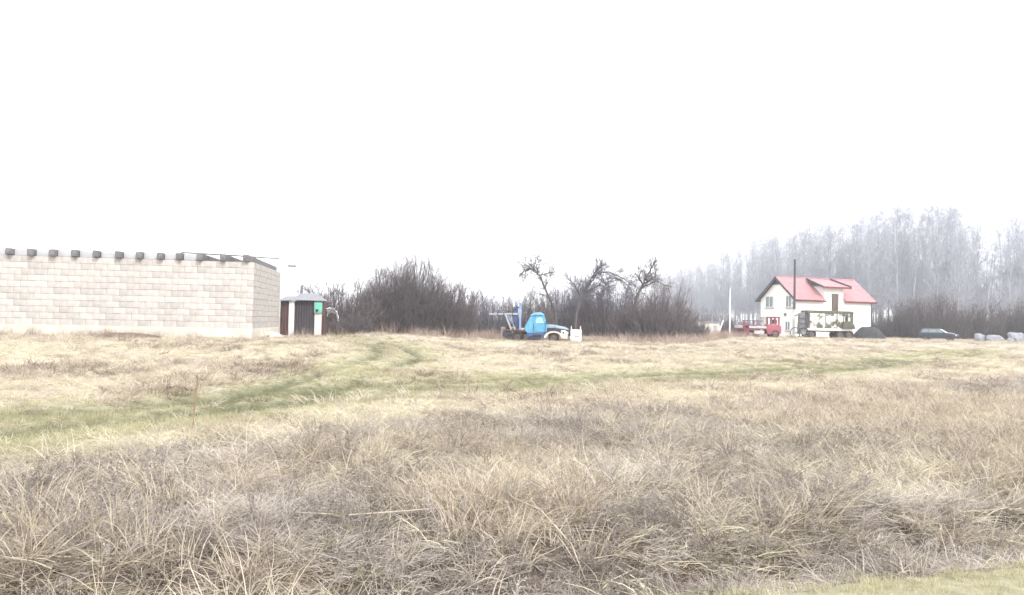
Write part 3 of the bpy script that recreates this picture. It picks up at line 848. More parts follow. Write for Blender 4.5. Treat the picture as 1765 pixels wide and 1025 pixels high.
def make_trailer():
    D = 98.0
    g = spot(1425, D)
    t_ = thing('box_trailer', 'weathered white and olive box trailer with two openings in front of the house', 'trailer', (g.x, g.y, g.z - .05), R(1))
    z0, z1 = 1.22, 3.06
    # front side panel with two real window openings
    m = MB()
    y = -1.05
    xs_ = [-2.6, -.5, .62, 1.0, 2.05, 2.75]
    zs_ = [z0, 2.12, 2.72, z1]
    for i in range(5):
        for j in range(3):
            if j == 1 and i in (1, 3): continue
            m.box(((xs_[i] + xs_[i + 1]) / 2, y, (zs_[j] + zs_[j + 1]) / 2), (xs_[i + 1] - xs_[i], .06, zs_[j + 1] - zs_[j]))
    m.build('side_panel', MT['camo'], t_)
    m = MB().box((-2.6, .0, (z0 + z1) / 2), (.06, 2.04, z1 - z0)).box((2.72, 0, (z0 + z1) / 2), (.06, 2.04, z1 - z0))
    m.build('end_panel', MT['olive'], t_)
    MB().box((0, 1.05, z0 + .35), (5.3, .06, .7)).build('rear_panel', MT['olive'], t_)
    for x in (-2.4, 0, 2.55):
        MB().box((x, 1.05, (z0 + .7 + z1) / 2), (.12, .07, z1 - z0 - .7)).build('rear_post', MT['olive'], t_)
    MB().prism([(-2.8, z1, 1.15), (-2.8, z1 + .34, 1.05), (2.75, z1 + .30, 1.05), (2.9, z1, 1.15)]).build('roof', MT['olive'], t_, bevel=.05)
    MB().box((.0, -1.09, z0 - .10), (5.3, .06, .28)).build('lower_rail', MT['offwhite'], t_)
    for x in (-2.55, -.56, .8, 2.1, 2.7):
        MB().box((x, -1.10, (z0 + z1) / 2), (.10, .05, z1 - z0)).build('post', MT['olive'], t_)
    MB().prism([(1.35, z0, .2), (1.5, 2.0, .18), (1.9, 2.2, .18), (2.5, 2.1, .18), (2.8, 1.75, .2), (2.95, z0, .2)]).build('tarpaulin', MT['olive'], t_, bevel=.06).location = (0, -1.22, 0)
    MB().box((0, 0, .94), (5.6, 1.5, .24)).build('chassis', MT['chassis'], t_)
    MB().box((-.75, -.85, .68), (.35, .2, .3)).build('lamp_box', MT['offwhite'], t_)
    MB().box((2.88, -.6, 1.45), (.32, .5, .5)).build('spare_box', MT['chassis'], t_, bevel=.08)
    for sy in (-.92, .92):
        for x in (1.25, 2.35, -2.2):
            wheel(t_, (x, sy, .52), .53, .32, side=-1 if sy < 0 else 1)
    MB().box((1.8, -.5, .8), (2.2, .3, .6)).build('mudguard', MT['chassis'], t_, bevel=.05)
make_trailer()

def make_implement():
    D = 96.5
    g = spot(1380, D)
    t_ = thing('folded_hay_tedder', 'dark grey folded farm implement upright at the left end of the box trailer', 'farm implement', (g.x, g.y, g.z - .04), R(8))
    MB().prism([(-.35, .5, .35), (-.22, 3.05, .25), (.42, 3.15, .25), (.52, .5, .35)]).build('column', MT['beam'], t_, bevel=.06)
    MB().bar((-.15, -.3, 3.0), (-.85, -.3, 2.65), .16).build('arm', MT['beam'], t_)
    MB().bar((.45, -.3, 2.6), (.62, -.3, 1.0), .12).build('arm', MT['fascia'], t_)
    for z in (1.15, 1.75, 2.35):
        MB().box((.08, -.38, z), (.75, .08, .10)).build('crossbar', MT['fascia'], t_)
    for cx, cy in ((-.85, -.35), (.15, -.5)):
        w_ = MB(); r = .62
        w_.tube([(cx + r * math.cos(a * math.pi / 12), cy, .64 + r * math.sin(a * math.pi / 12)) for a in range(25)], [.05] * 25, 6, caps=False)
        wo = w_.build('wheel', MT['chassis'], t_)
        for k in range(8):
            a = k * math.pi / 4
            MB().bar((cx, cy, .64), (cx + r * math.cos(a), cy, .64 + r * math.sin(a)), .035).build('spoke', MT['palebar'], wo)
    MB().bar((-.85, -.35, .64), (.3, .3, .64), .10).build('axle', MT['chassis'], t_)
make_implement()

def make_car():
    D = 100.0
    g = spot(1617, D)
    t_ = thing('parked_car', 'slate blue estate car parked before the dark thicket right of the house', 'car', (g.x, g.y, g.z - .02), R(-38))
    hw = .86
    body = MB().prism([(-2.15, .32, .78), (-2.2, .72, .84), (-2.1, .95, .84), (.9, .98, .86), (1.75, .86, .82), (2.1, .70, .78), (2.14, .32, .74)])
    body.build('body', MT['carpaint'], t_, bevel=.09)
    gh = MB().prism([(-2.02, .94, .80), (-1.75, 1.40, .64), (-1.4, 1.48, .62), (.0, 1.48, .62), (.25, 1.42, .63), (1.0, .96, .78)])
    gh.build('cabin', MT['carpaint'], t_, bevel=.05)
    for sy in (-1, 1):
        for (xa, xb, xc, xd) in ((-1.75, -1.0, -.98, -1.55), (-.93, -.02, -.02, -.91), (.03, .78, .22, .03)):
            vs = [(xa, sy * .803, .99), (xb, sy * .803, .99), (xc, sy * .668, 1.40), (xd, sy * .668, 1.40)]
            vs += [(x, y - sy * .03, z) for x, y, z in vs]
            MB().add(vs, [(0, 1, 2, 3), (7, 6, 5, 4), (0, 4, 5, 1), (1, 5, 6, 2), (2, 6, 7, 3), (3, 7, 4, 0)]).build('side_window', MT['glass'], t_)
        MB().box((2.05, sy * .58, .70), (.16, .34, .17)).build('headlight', MT['silver_glare'], t_, bevel=.03)
        MB().box((.78, sy * .93, 1.02), (.12, .16, .12)).build('mirror', MT['carpaint'], t_, bevel=.03)
        for x in (-1.3, 1.35):
            wheel(t_, (x, sy * .76, .31), .31, .2, side=sy)
    vs = [(.99, -.70, 1.0), (.99, .70, 1.0), (.30, .57, 1.43), (.30, -.57, 1.43)]
    vs += [(x - .03, y, z - .03) for x, y, z in vs]
    MB().add(vs, [(0, 1, 2, 3), (7, 6, 5, 4), (0, 4, 5, 1), (1, 5, 6, 2), (2, 6, 7, 3), (3, 7, 4, 0)]).build('windscreen', MT['silver_glare'], t_)  # pale pane paints the sky reflected in the windscreen
    MB().box((1.38, 0, .955), (.80, 1.4, .03), ry=R(6)).build('bonnet', MT['silver_glare'], t_)  # pale sheet painting the white sky reflected on the dark bonnet
    MB().box((2.13, 0, .44), (.12, 1.5, .22)).build('bumper', MT['chassis'], t_, bevel=.04)
    MB().box((2.14, 0, .68), (.06, .7, .14)).build('grille', MT['chassis'], t_)
make_car()

# ------------------------------------------------------------------ mounds, lumps
def mound(name, label, cat, x, y, rx, ry, h, m, seed, rough=.25, rz=0, kind=None, group=None):
    nr, na = 12, 36
    vs = []; fs = []
    rg = random.Random(seed)
    ox = rg.uniform(0, 99)
    for i in range(nr + 1):
        f = i / nr
        for a in range(na):
            an = a * 2 * math.pi / na
            cx, cy = rx * f * math.cos(an), ry * f * math.sin(an)
            nz = float(fbm(np.array([cx / max(rx, .01) * 3 + ox]), np.array([cy / max(ry, .01) * 3 + ox]), seed)[0]) - .5
            z = h * ((1 - f ** 2.8) * (1 + nz * rough * 2)) - (.08 if i == nr else 0)
            vs.append((cx * (1 + nz * rough), cy * (1 + nz * rough), z))
    for i in range(nr):
        for a in range(na):
            fs.append((i * na + a, (i + 1) * na + a, (i + 1) * na + (a + 1) % na, i * na + (a + 1) % na))
    o = MB().add(vs, fs).build(name, m, None, smooth=True)
    o.location = (x, y, G(x, y) - .02); o.rotation_euler = (0, 0, rz)
    tag(o, label, cat, group, kind)
    return o
g = spot(1498, 100); mound('earth_heap', 'rounded dark heap of soil between the trailer and the car', 'heap', g.x, g.y, 2.1, 1.6, 1.55, MT['soil'], 3, .12)
g = spot(466, 44); mound('sand_heap', 'low pale sand heap at the foot of the block building near the shed', 'heap', g.x, g.y, .85, .8, .36, MT['sand'], 5)
g = gp(1180, 934); mound('molehill', 'small dark brown molehill in the foreground grass', 'molehill', g.x, g.y, .15, .12, .075, MT['brownsoil'], 6, .6)
g = spot(222, 37); mound('earth_heap', 'long low brown bank of soil against the block building wall', 'heap', g.x, g.y, 1.7, .6, .30, mat('brown_clods', (.15, .115, .09), .95, .4, 4, .8), 9)

def lump(label, px, D, sx, sy, sz, seed, rz=0):
    rg = random.Random(seed)
    bm = bmesh.new()
    bmesh.ops.create_icosphere(bm, subdivisions=2, radius=1)
    for v in bm.verts:
        c = v.co
        for k in range(3): c[k] = math.copysign(abs(c[k]) ** .62, c[k])
        n = float(fbm(np.array([c.x * 1.3 + seed]), np.array([c.y * 1.3 + c.z * 1.7]), seed)[0]) - .5
        v.co = Vector((c.x * sx / 2, c.y * sy / 2, c.z * sz / 2)) * (1 + n * .75) + Vector((0, 0, sz * .40))
    me = bpy.data.meshes.new('concrete_lump'); bm.to_mesh(me); bm.free()
    me.materials.append(MT['boulder'])
    o = obj('concrete_lump', me)
    p = spot(px, D); o.location = (p.x, p.y, p.z - .06); o.rotation_euler = (0, 0, rz)
    tag(o, label, 'concrete block', 'concrete lumps dumped at the right edge of the field')
lump('squarish grey concrete lump, nearest the car of those dumped at right', 1689, 99, 1.2, 1.0, 1.15, 1, .2)
lump('pale flat-topped concrete lump second from the car', 1714, 98, 1.9, 1.2, 1.0, 2, -.1)
lump('rounded grey concrete lump at the right edge of the picture', 1752, 98, 2.1, 1.4, 1.45, 3, .3)
lump('small pale concrete lump in front of the rounded one', 1742, 96, .8, .7, .65, 4, .6)

# crumpled white sheet behind the shed
def make_sheet():
    g = spot(569, 51)
    n = 14; vs = []; fs = []
    for i in range(n + 1):
        for j in range(n + 1):
            a = -1.0 + 2.0 * i / n; b_ = j / n
            x = .42 * math.sin(a * 1.5) + .05 * math.sin(j * 1.7 + i)
            z = .95 + .95 * math.cos(a * 1.15) ** .8 - .35 * b_ + .05 * math.sin(i * 2.1 + j * .9)
            y = .5 * b_ + .06 * math.sin(i * 1.3 - j * 1.1)
            vs.append((x, y, z))
    for i in range(n):
        for j in range(n):
            a = i * (n + 1) + j
            fs.append((a, a + n + 1, a + n + 2, a + 1))
    t_ = thing('plastic_sheet', 'crumpled white sheet draped in the brush just right of the shed', 'sheet', (g.x, g.y, g.z - .05))
    MB().add(vs, fs).build('sheet', MT['tarp'], t_, smooth=True)
    MB().tube([(.42, .2, 0), (.40, .2, 1.35)], [.04, .04], 6).tube([(-.38, .3, 0), (-.36, .3, 1.5)], [.04, .04], 6).build('stake', MT['bark'], t_)
make_sheet()

# ------------------------------------------------------------------ woody plants
def segs_mesh(name, P0, P1, R0, R1, m, n=3):
    d = P1 - P0
    L = np.linalg.norm(d, axis=1, keepdims=True) + 1e-9
    d = d / L
    ref = np.where(np.abs(d[:, 2:3]) > .9, np.array([[1.0, 0, 0]]), np.array([[0, 0, 1.0]]))
    a = np.cross(d, ref); a /= np.linalg.norm(a, axis=1, keepdims=True) + 1e-9
    b_ = np.cross(d, a)
    k = len(P0)
    V = np.zeros((k, 2, n, 3))
    for i in range(n):
        th = 2 * math.pi * i / n
        o = a * math.cos(th) + b_ * math.sin(th)
        V[:, 0, i] = P0 + o * R0[:, None]; V[:, 1, i] = P1 + o * R1[:, None]
    base = (np.arange(k) * 2 * n)[:, None]
    fc = []
    for i in range(n):
        j = (i + 1) % n
        fc.append(np.concatenate([base + i, base + j, base + n + j, base + n + i], 1))
    return np_mesh(name, V.reshape(-1, 3), np.concatenate(fc, 0), m)

def unit(v): return v / (np.linalg.norm(v, axis=-1, keepdims=True) + 1e-9)

def sprout(rng, S, Dv, Ln, r, nseg, wob, up, tip=.35):
    N = len(S)
    J = np.zeros((N, nseg + 1, 3)); J[:, 0] = S
    d = unit(Dv)
    Rr = r[:, None] * np.linspace(1, tip, nseg + 1)[None]
    for i in range(nseg):
        d = unit(d + rng.normal(0, wob, (N, 3)) + np.array([0, 0, up]))
        J[:, i + 1] = J[:, i] + d * (Ln / nseg)[:, None]
    return J, Rr

def kids(rng, J, Rr, Ln, per, t0, ang, ratio, rr, taper=.5, up=0.0, t1=1.0):
    N, K, _ = J.shape
    ii = np.repeat(np.arange(N), per)
    tt = rng.uniform(t0, t1, len(ii))
    f = tt * (K - 1); k = np.minimum(f.astype(int), K - 2); fr = (f - k)[:, None]
    S = J[ii, k] * (1 - fr) + J[ii, k + 1] * fr
    dv = unit(J[ii, k + 1] - J[ii, k])
    rnd = unit(rng.normal(0, 1, dv.shape)); perp = unit(rnd - dv * np.sum(rnd * dv, 1, keepdims=True))
    a = rng.normal(ang, .22, len(ii))[:, None]
    nd = dv * np.cos(a) + perp * np.sin(a) + np.array([0, 0, up])
    L = Ln[ii] * ratio * (1 - taper * tt) * rng.uniform(.6, 1.25, len(ii))
    r = np.maximum(Rr[ii, k] * rr, .004)
    return S, unit(nd), L, r

def flat(JR):
    P0, P1, A, B = [], [], [], []
    for J, Rr in JR:
        P0.append(J[:, :-1].reshape(-1, 3)); P1.append(J[:, 1:].reshape(-1, 3))
        A.append(Rr[:, :-1].ravel()); B.append(Rr[:, 1:].ravel())
    return np.concatenate(P0), np.concatenate(P1), np.concatenate(A), np.concatenate(B)

def birch_meshes(seed, h):
    rng = np.random.default_rng(seed)
    S = np.zeros((1, 3)); lean = np.array([[rng.normal(0, .025), rng.normal(0, .025), 1]])
    L0 = np.array([h])
    tr = sprout(rng, S, lean, L0, np.array([.15]), 12, .02, .02, .08)
    S1, D1, L1, r1 = kids(rng, *tr, L0, 62, .12, .85, .26, .42, taper=.58, up=.30, t1=.985)
    r1 = np.clip(r1, .018, .05)
    b1 = sprout(rng, S1, D1, L1, r1, 4, .12, .13)
    S2, D2, L2, r2 = kids(rng, *b1, L1, 8, .2, .8, .55, .7, taper=.4, up=.10)
    r2 = np.clip(r2, .013, .03)
    b2 = sprout(rng, S2, D2, L2, r2, 2, .12, -.02)
    S3, D3, L3, r3 = kids(rng, *b2, L2, 2, .2, .7, .7, .8, taper=.3, up=-.05)
    r3 = np.clip(r3, .011, .02)
    b3 = sprout(rng, S3, D3, L3, r3, 1, .1, -.1)
    trunk = segs_mesh('trunk', *flat([tr]), MT['bbark'], 7)
    crown = segs_mesh('crown', *flat([b1, b2, b3]), MT['btwig'], 3)
    for p in trunk.polygons: p.use_smooth = True
    return trunk, crown

def shrub_meshes(seed, w, h, stems=110, dens=1.0, m='twig', fan=1.0, thick=1.0):
    """bare multi-stemmed thicket: stems fan from a wide base up to a dome"""
    rng = np.random.default_rng(seed)
    N = int(stems)
    ro = np.sqrt(rng.uniform(0, 1, N)); th = rng.uniform(0, 2 * math.pi, N)
    bx, by = ro * np.cos(th), ro * np.sin(th)
    S = np.stack([bx * w * .40, by * w * .26, np.zeros(N)], 1)
    Dv = np.stack([bx * .34 * fan + rng.normal(0, .13 * fan, N), by * .3 * fan + rng.normal(0, .13 * fan, N), np.ones(N)], 1)
    lob = fbm(bx * 2.2 + seed, by * 2.2, seed, 2)
    L = h * np.sqrt(1 - .80 * ro ** 2) * (.66 + .42 * lob) * (1 - .62 * rng.uniform(0, 1, N) ** 1.8)
    r = rng.uniform(.014, .030, N) * thick
    st = sprout(rng, S, Dv, L, r, 5, .06, .04)
    S1, D1, L1, r1 = kids(rng, *st, np.maximum(L, 1.6), int(13 * dens), .03, .70, .30, .6, taper=.30, up=.22)
    r1 = np.clip(r1, .008 * thick, .013 * thick)
    b1 = sprout(rng, S1, D1, L1, r1, 2, .12, .06)
    S2, D2, L2, r2 = kids(rng, *b1, L1, 6, .10, .6, .55, .8, taper=.3, up=.15)
    r2 = np.clip(r2, .006 * thick, .009 * thick)
    b2 = sprout(rng, S2, D2, L2, r2, 1, .14, .04)
    base = segs_mesh('stem', *flat([st]), MT['bark'], 4)
    tw = segs_mesh('twig_crown', *flat([b1, b2]), MT[m], 3)
    return base, tw

def plant(name, label, cat, meshes, loc, rz, group=None, scale=None):
    t_ = thing(name, label, cat, loc, rz, group, scale)
    for me in meshes: obj(me.name.split('.')[0], me, t_)
    return t_

SHB = 'bare shrubs along the far edge of the field'
def put_shrub(label, px, D, w, h, seed, stems, m='twig', dens=1.0, rz=0, fan=1.0, thick=1.0, name='bare_shrub', cat='shrub', group=SHB):
    g = spot(px, D)
    return plant(name, label, cat, shrub_meshes(seed, w, h, stems, dens, m, fan, thick), (g.x, g.y, g.z - .05), rz, group)

put_shrub('big domed thicket of dark bare twigs in the middle, tallest of the shrubs', 702, 62, 7.6, 6.6, 11, 420)
put_shrub('dark bare shrub on the left shoulder of the big thicket', 640, 61, 4.8, 4.3, 12, 230)
put_shrub('brownish bare shrub on the right shoulder of the big thicket', 768, 63, 4.6, 5.4, 13, 240)
put_shrub('low brownish bare shrub behind the boom of the blue truck', 832, 68, 6.4, 4.5, 14, 230, m='twig2')
put_shrub('low bare shrub right behind the blue cab', 905, 74, 5.6, 4.9, 15, 220)
put_shrub('sparse dark bush close behind the shed with twisted branches', 590, 58, 3.6, 5.2, 16, 80, dens=.8, fan=1.7, thick=1.5)
put_shrub('thin dark bush touching the right side of the shed roof', 562, 60, 3.0, 5.2, 17, 54, dens=.7, fan=1.7, thick=1.5)
put_shrub('low tangled brush at the foot of the shrubs by the shed', 606, 56, 3.2, 1.5, 18, 110)
put_shrub('rounded dark shrub beside the hut, right end of the middle thickets', 1140, 72, 6.2, 5.5, 19, 330)
put_shrub('low dark shrub under the crooked forked tree', 1085, 74, 4.6, 3.6, 20, 190)
put_shrub('dark low brush under the wide crowned tree', 1022, 78, 6.0, 3.9, 21, 240)
put_shrub('small low brush in front of the white hut', 1196, 80, 3.4, 2.3, 22, 120)
put_shrub('upright dark brush between the leaning board and the red truck', 1255, 100, 2.2, 2.6, 23, 80)

put_shrub('tall loose greyish scrub among the crooked trees', 1045, 82, 8.5, 7.2, 24, 300, m='twig2', thick=1.35, fan=1.5)
put_shrub('loose greyish scrub between the blue cab and the wide crowned tree', 972, 84, 6.0, 6.4, 25, 190, m='twig2', thick=1.3, fan=1.5)
RS = 'dark bare shrubs behind the car'
for lb, px, D, w, h, sd, st in (
        ('broad dark thicket directly behind the car, highest of its row', 1612, 112, 10.0, 6.9, 31, 400),
        ('dark bare shrub between the house and the broad thicket', 1556, 114, 5.6, 5.4, 32, 200),
        ('dark bare shrub above the concrete lumps', 1690, 113, 8.0, 5.9, 33, 300),
        ('dark bare shrub cut by the right edge of the picture', 1758, 114, 7.4, 5.9, 34, 280),
        ('thin dark shrub against the right corner of the house', 1522, 118, 4.0, 4.0, 35, 110)):
    put_shrub(lb, px, D, w, h, sd, st, group=RS, thick=1.3)

# low understorey along the foot of the wood (three kinds of mesh, copied)
under = [shrub_meshes(40 + k, 6.0, 4.2, 80, .8, 'twig2') for k in range(3)]
proto = None
rg = random.Random(5)
us = [(1195, 175), (1222, 150), (1245, 135), (1262, 160), (1282, 140), (1300, 150), (1320, 165), (1180, 200), (1160, 210), (1120, 215), (1210, 190), (1236, 205), (1505, 150), (1530, 145), (1560, 160), (1640, 150), (1720, 150), (1790, 145), (1830, 150), (1600, 170), (1680, 165), (1760, 170)]
for i, (px, D) in enumerate(us):
    g = spot(px, D)
    sc = rg.uniform(.8, 1.25) * D / 150
    plant('undergrowth_bush', 'greyish bare bush in the undergrowth at the foot of the birch wood', 'bush', under[i % 3], (g.x, g.y, g.z - .05), rg.uniform(0, 6.28), 'undergrowth at the foot of the birch wood', (sc, sc, sc * rg.uniform(.8, 1.1)))

# birch wood
bm_ = [birch_meshes(100 + k, 22.0) for k in range(7)]
skyline = [(1120, 478), (1150, 462), (1180, 460), (1212, 448), (1250, 432), (1300, 414), (1350, 402), (1400, 392), (1450, 383), (1500, 372), (1550, 360), (1600, 357), (1650, 360), (1685, 385), (1712, 415), (1735, 378), (1765, 366), (1830, 362), (1950, 355)]
spx = [p[0] for p in skyline]; spy = [p[1] for p in skyline]
def edgeD(px): return float(np.interp(px, [1120, 1212, 1300, 1400, 1500, 1560, 1765, 1950], [300, 262, 205, 168, 148, 138, 134, 130]))
cnt = 0
BL = 'tall bare birch with pale trunk in the wood behind the house'
BG = 'birches of the wood behind the house'
for row in range(6):
    px = 1125 + rg.uniform(0, 12)
    while px < 1930:
        D0 = edgeD(px)
        D = D0 + row * 9 + rg.uniform(-3, 3)
        yt = np.interp(px, spx, spy) + rg.uniform(-5, 16) + (4 if row < 2 else 0)
        g = spot(px, D)
        h = at(px, yt, D).z - g.z
        step = 2.6 * F / D * rg.uniform(.5, 1.6)
        gap = 1692 < px < 1728
        if not (gap and row > 2) and cnt < 298:
            sc = h / 22.0
            wx = min(1.25, max(.75, sc)) * rg.uniform(.85, 1.15)
            plant('birch_tree', BL, 'tree', bm_[rg.randrange(7)], (g.x, g.y, g.z - .1), rg.uniform(0, 6.28), BG, (wx, wx, sc))
            cnt += 1
        px += step

# individual crooked trees behind the blue truck
def crooked(label, limbs, D, seed, rbase=.13, per1=9, len1=1.2, m='twig', up=.12):
    rng = np.random.default_rng(seed)
    g = spot(limbs[0][0][0], D)
    org = np.array([g.x, g.y, g.z - .05])
    tm = MB()
    J2 = []
    for li, pl in enumerate(limbs):
        yo = 0.0
        pts = []
        dd = rng.normal(0, .5)
        for k, (px, py) in enumerate(pl):
            q = at(px, py, D)
            f = k / max(1, len(pl) - 1)
            pts.append(np.array([q.x, q.y + (dd * f if li else .25 * f), q.z]) - org)
        if li == 0: pts[0][2] = 0
        r0 = rbase if li == 0 else rbase * .5
        rad = np.linspace(r0, r0 * .3, len(pts))
        tm.tube(pts, list(rad), 7)
        J2.append((np.array(pts), rad))
    t_ = thing('crooked_tree', label, 'tree', Vector(org), 0, 'crooked bare trees behind the blue truck')
    tm.build('trunk', MT['bark'], t_, smooth=True)
    JR = []
    for li, (P, rad) in enumerate(J2):
        J = P[None]; Rr = rad[None]
        Ln = np.array([1.0])
        S1, D1, L1, r1 = kids(rng, J, Rr, Ln, per1 * (len(P) - 1), .30 if li == 0 else .1, .85, len1, .4, taper=.3, up=up)
        r1 = np.clip(r1, .012, .035)
        b1 = sprout(rng, S1, D1, L1 * 1.0, r1, 4, .2, .03)
        S2, D2, L2, r2 = kids(rng, *b1, L1, 6, .15, .6, .5, .7, taper=.4, up=.1)
        r2 = np.clip(r2, .009, .015)
        b2 = sprout(rng, S2, D2, L2, r2, 3, .2, .02)
        S3, D3, L3, r3 = kids(rng, *b2, L2, 3, .2, .6, .6, .8, taper=.3)
        b3 = sprout(rng, S3, D3, L3, np.clip(r3, .008, .012), 1, .1, 0)
        JR += [b1, b2, b3]
    obj('crown', segs_mesh('crown', *flat(JR), MT[m], 3), t_)
crooked('leaning bare tree bending left over the blue cab', [
    [(962, 578), (957, 535), (943, 505), (932, 478), (924, 467)],
    [(924, 467), (912, 461), (901, 468), (897, 475)], [(926, 470), (915, 457), (905, 447)], [(930, 474), (945, 470), (958, 468)], [(928, 470), (925, 458), (930, 449)]], 70, 51, per1=9, len1=1.25)
crooked('wide crowned bare tree with arching branches, middle of the crooked trees', [
    [(990, 578), (994, 540), (1003, 515), (1013, 495), (1022, 475)],
    [(1013, 495), (1030, 470), (1050, 468), (1075, 480), (1088, 490)], [(1003, 515), (990, 490), (975, 478)], [(1022, 475), (1030, 462), (1038, 456)], [(1008, 505), (1035, 490), (1045, 500)]], 74, 52, rbase=.15, per1=13, len1=1.6, m='twig2')
crooked('crooked forked bare tree with two upright tips, rightmost of the crooked trees', [
    [(1085, 580), (1090, 540), (1097, 510), (1108, 490), (1118, 472)],
    [(1118, 472), (1123, 460), (1128, 450)], [(1108, 490), (1128, 478), (1137, 458)], [(1105, 495), (1130, 485), (1152, 494)], [(1108, 490), (1100, 478), (1104, 466)]], 74, 53, rbase=.14, per1=11, len1=1.3)
crooked('second stooping bare tree beside the wide crowned one', [
    [(1045, 578), (1042, 540), (1036, 510), (1044, 490), (1060, 478)],
    [(1036, 510), (1020, 500), (1008, 505)], [(1060, 478), (1078, 486), (1092, 500)], [(1044, 490), (1036, 474), (1040, 465)]], 77, 54, rbase=.12, per1=12, len1=1.5, m='twig2')

# single stalk and bleached fallen stems in the foreground
def stalk(label, px, py, h, seed, name='dry_stalk'):
    rng = np.random.default_rng(seed)
    g = gp(px, py)
    z = G(g.x, g.y)
    S = np.zeros((1, 3))
    st = sprout(rng, S, np.array([[.06, 0, 1.0]]), np.array([h]), np.array([.0105]), 6, .05, 0, .5)
    S1, D1, L1, r1 = kids(rng, *st, np.array([h]), 16, .35, .45, .22, .6, up=.5)
    b1 = sprout(rng, S1, D1, L1, np.full(len(S1), .007), 2, .1, .05)
    t_ = thing(name, label, 'weed', (g.x, g.y, z - .02))
    obj('stem', segs_mesh('stem', *flat([st]), MT['weedstem'], 5), t_)
    obj('seed_head', segs_mesh('seed_head', *flat([b1]), MT['weedstem'], 3), t_)
stalk('tall lone reddish dry weed stalk beside the wheel track at left', 331, 738, .80, 3)

def fallen(label, pts, seed, r=.008):
    P = []
    for px, py, lift in pts:
        g = gp(px, py); P.append(Vector((g.x, g.y, G(g.x, g.y) + lift)))
    o = P[0].copy()
    m = MB().tube([p - o for p in P], [r] * (len(P) - 1) + [r * .4], 6)
    b_ = m.build('fallen_stem', MT['reed'], None, smooth=True)
    b_.location = o
    tag(b_, label, 'dry stem', 'bleached fallen stems in the foreground grass')
fallen('long bleached bent stem lying across the grass in the centre foreground', [(860, 870, .16), (885, 903, .20), (930, 918, .20), (985, 942, .18), (1010, 960, .12)], 1, .0055)
fallen('short pale stem slanting at the lower right', [(1245, 970, .20), (1262, 1012, .14)], 3, .007)
fallen('thin long stem lying level at left of the centre foreground', [(600, 935, .16), (700, 932, .2), (780, 918, .2)], 4, .005)

# ------------------------------------------------------------------ grasses
def grass_mat(name, stops, transl=.14):
    m = bpy.data.materials.new(name); m.use_nodes = True
    t = m.node_tree
    b = t.nodes['Principled BSDF']
    b.inputs['Roughness'].default_value = .75
    b.inputs['Specular IOR Level'].default_value = .15
    ai = t.nodes.new('ShaderNodeAttribute'); ai.attribute_type = 'INSTANCER'; ai.attribute_name = 'tint'
    ag = t.nodes.new('ShaderNodeAttribute'); ag.attribute_type = 'GEOMETRY'; ag.attribute_name = 'blade'
    ma = t.nodes.new('ShaderNodeMath'); ma.operation = 'MULTIPLY_ADD'; ma.inputs[1].default_value = .45
    mb = t.nodes.new('ShaderNodeMath'); mb.operation = 'MULTIPLY'; mb.inputs[1].default_value = .55
    t.links.new(ai.outputs['Fac'], mb.inputs[0])
    t.links.new(ag.outputs['Fac'], ma.inputs[0]); t.links.new(mb.outputs[0], ma.inputs[2])
    r = t.nodes.new('ShaderNodeValToRGB'); e = r.color_ramp.elements
    e[0].position, e[0].color = stops[0][0], (*stops[0][1], 1)
    e[1].position, e[1].color = stops[-1][0], (*stops[-1][1], 1)
    for p, c in stops[1:-1]:
        k = e.new(p); k.color = (*c, 1)
    t.links.new(ma.outputs[0], r.inputs[0]); t.links.new(r.outputs[0], b.inputs['Base Color'])
    tr = t.nodes.new('ShaderNodeBsdfTranslucent'); t.links.new(r.outputs[0], tr.inputs[0])
    mx = t.nodes.new('ShaderNodeMixShader'); mx.inputs[0].default_value = transl
    t.links.new(b.outputs[0], mx.inputs[1]); t.links.new(tr.outputs[0], mx.inputs[2])
    t.links.new(mx.outputs[0], t.nodes['Material Output'].inputs[0])
    return m

GM = dict(
    straw=grass_mat('straw_blades', [(.05, (.22, .17, .12)), (.35, (.41, .345, .265)), (.65, (.56, .49, .39)), (.95, (.68, .62, .52))]),
    mat=grass_mat('matted_blades', [(.05, (.17, .135, .11)), (.3, (.36, .31, .245)), (.62, (.54, .49, .375)), (.95, (.70, .65, .505))]),
    weed=grass_mat('grey_weed_stems', [(.05, (.13, .105, .098)), (.35, (.31, .268, .238)), (.7, (.49, .44, .395)), (.95, (.66, .615, .555))], .2),
    hummock=grass_mat('hummock_blades', [(.05, (.16, .12, .095)), (.3, (.30, .24, .195)), (.6, (.46, .39, .32)), (.95, (.64, .57, .48))], .2),
    fringe=grass_mat('reddish_dry_blades', [(.05, (.17, .115, .09)), (.35, (.33, .25, .205)), (.65, (.47, .385, .32)), (.95, (.62, .54, .46))]),
    green=grass_mat('yellow_green_blades', [(.05, (.13, .135, .07)), (.35, (.28, .27, .15)), (.65, (.46, .43, .275)), (.95, (.62, .57, .41))]),
)

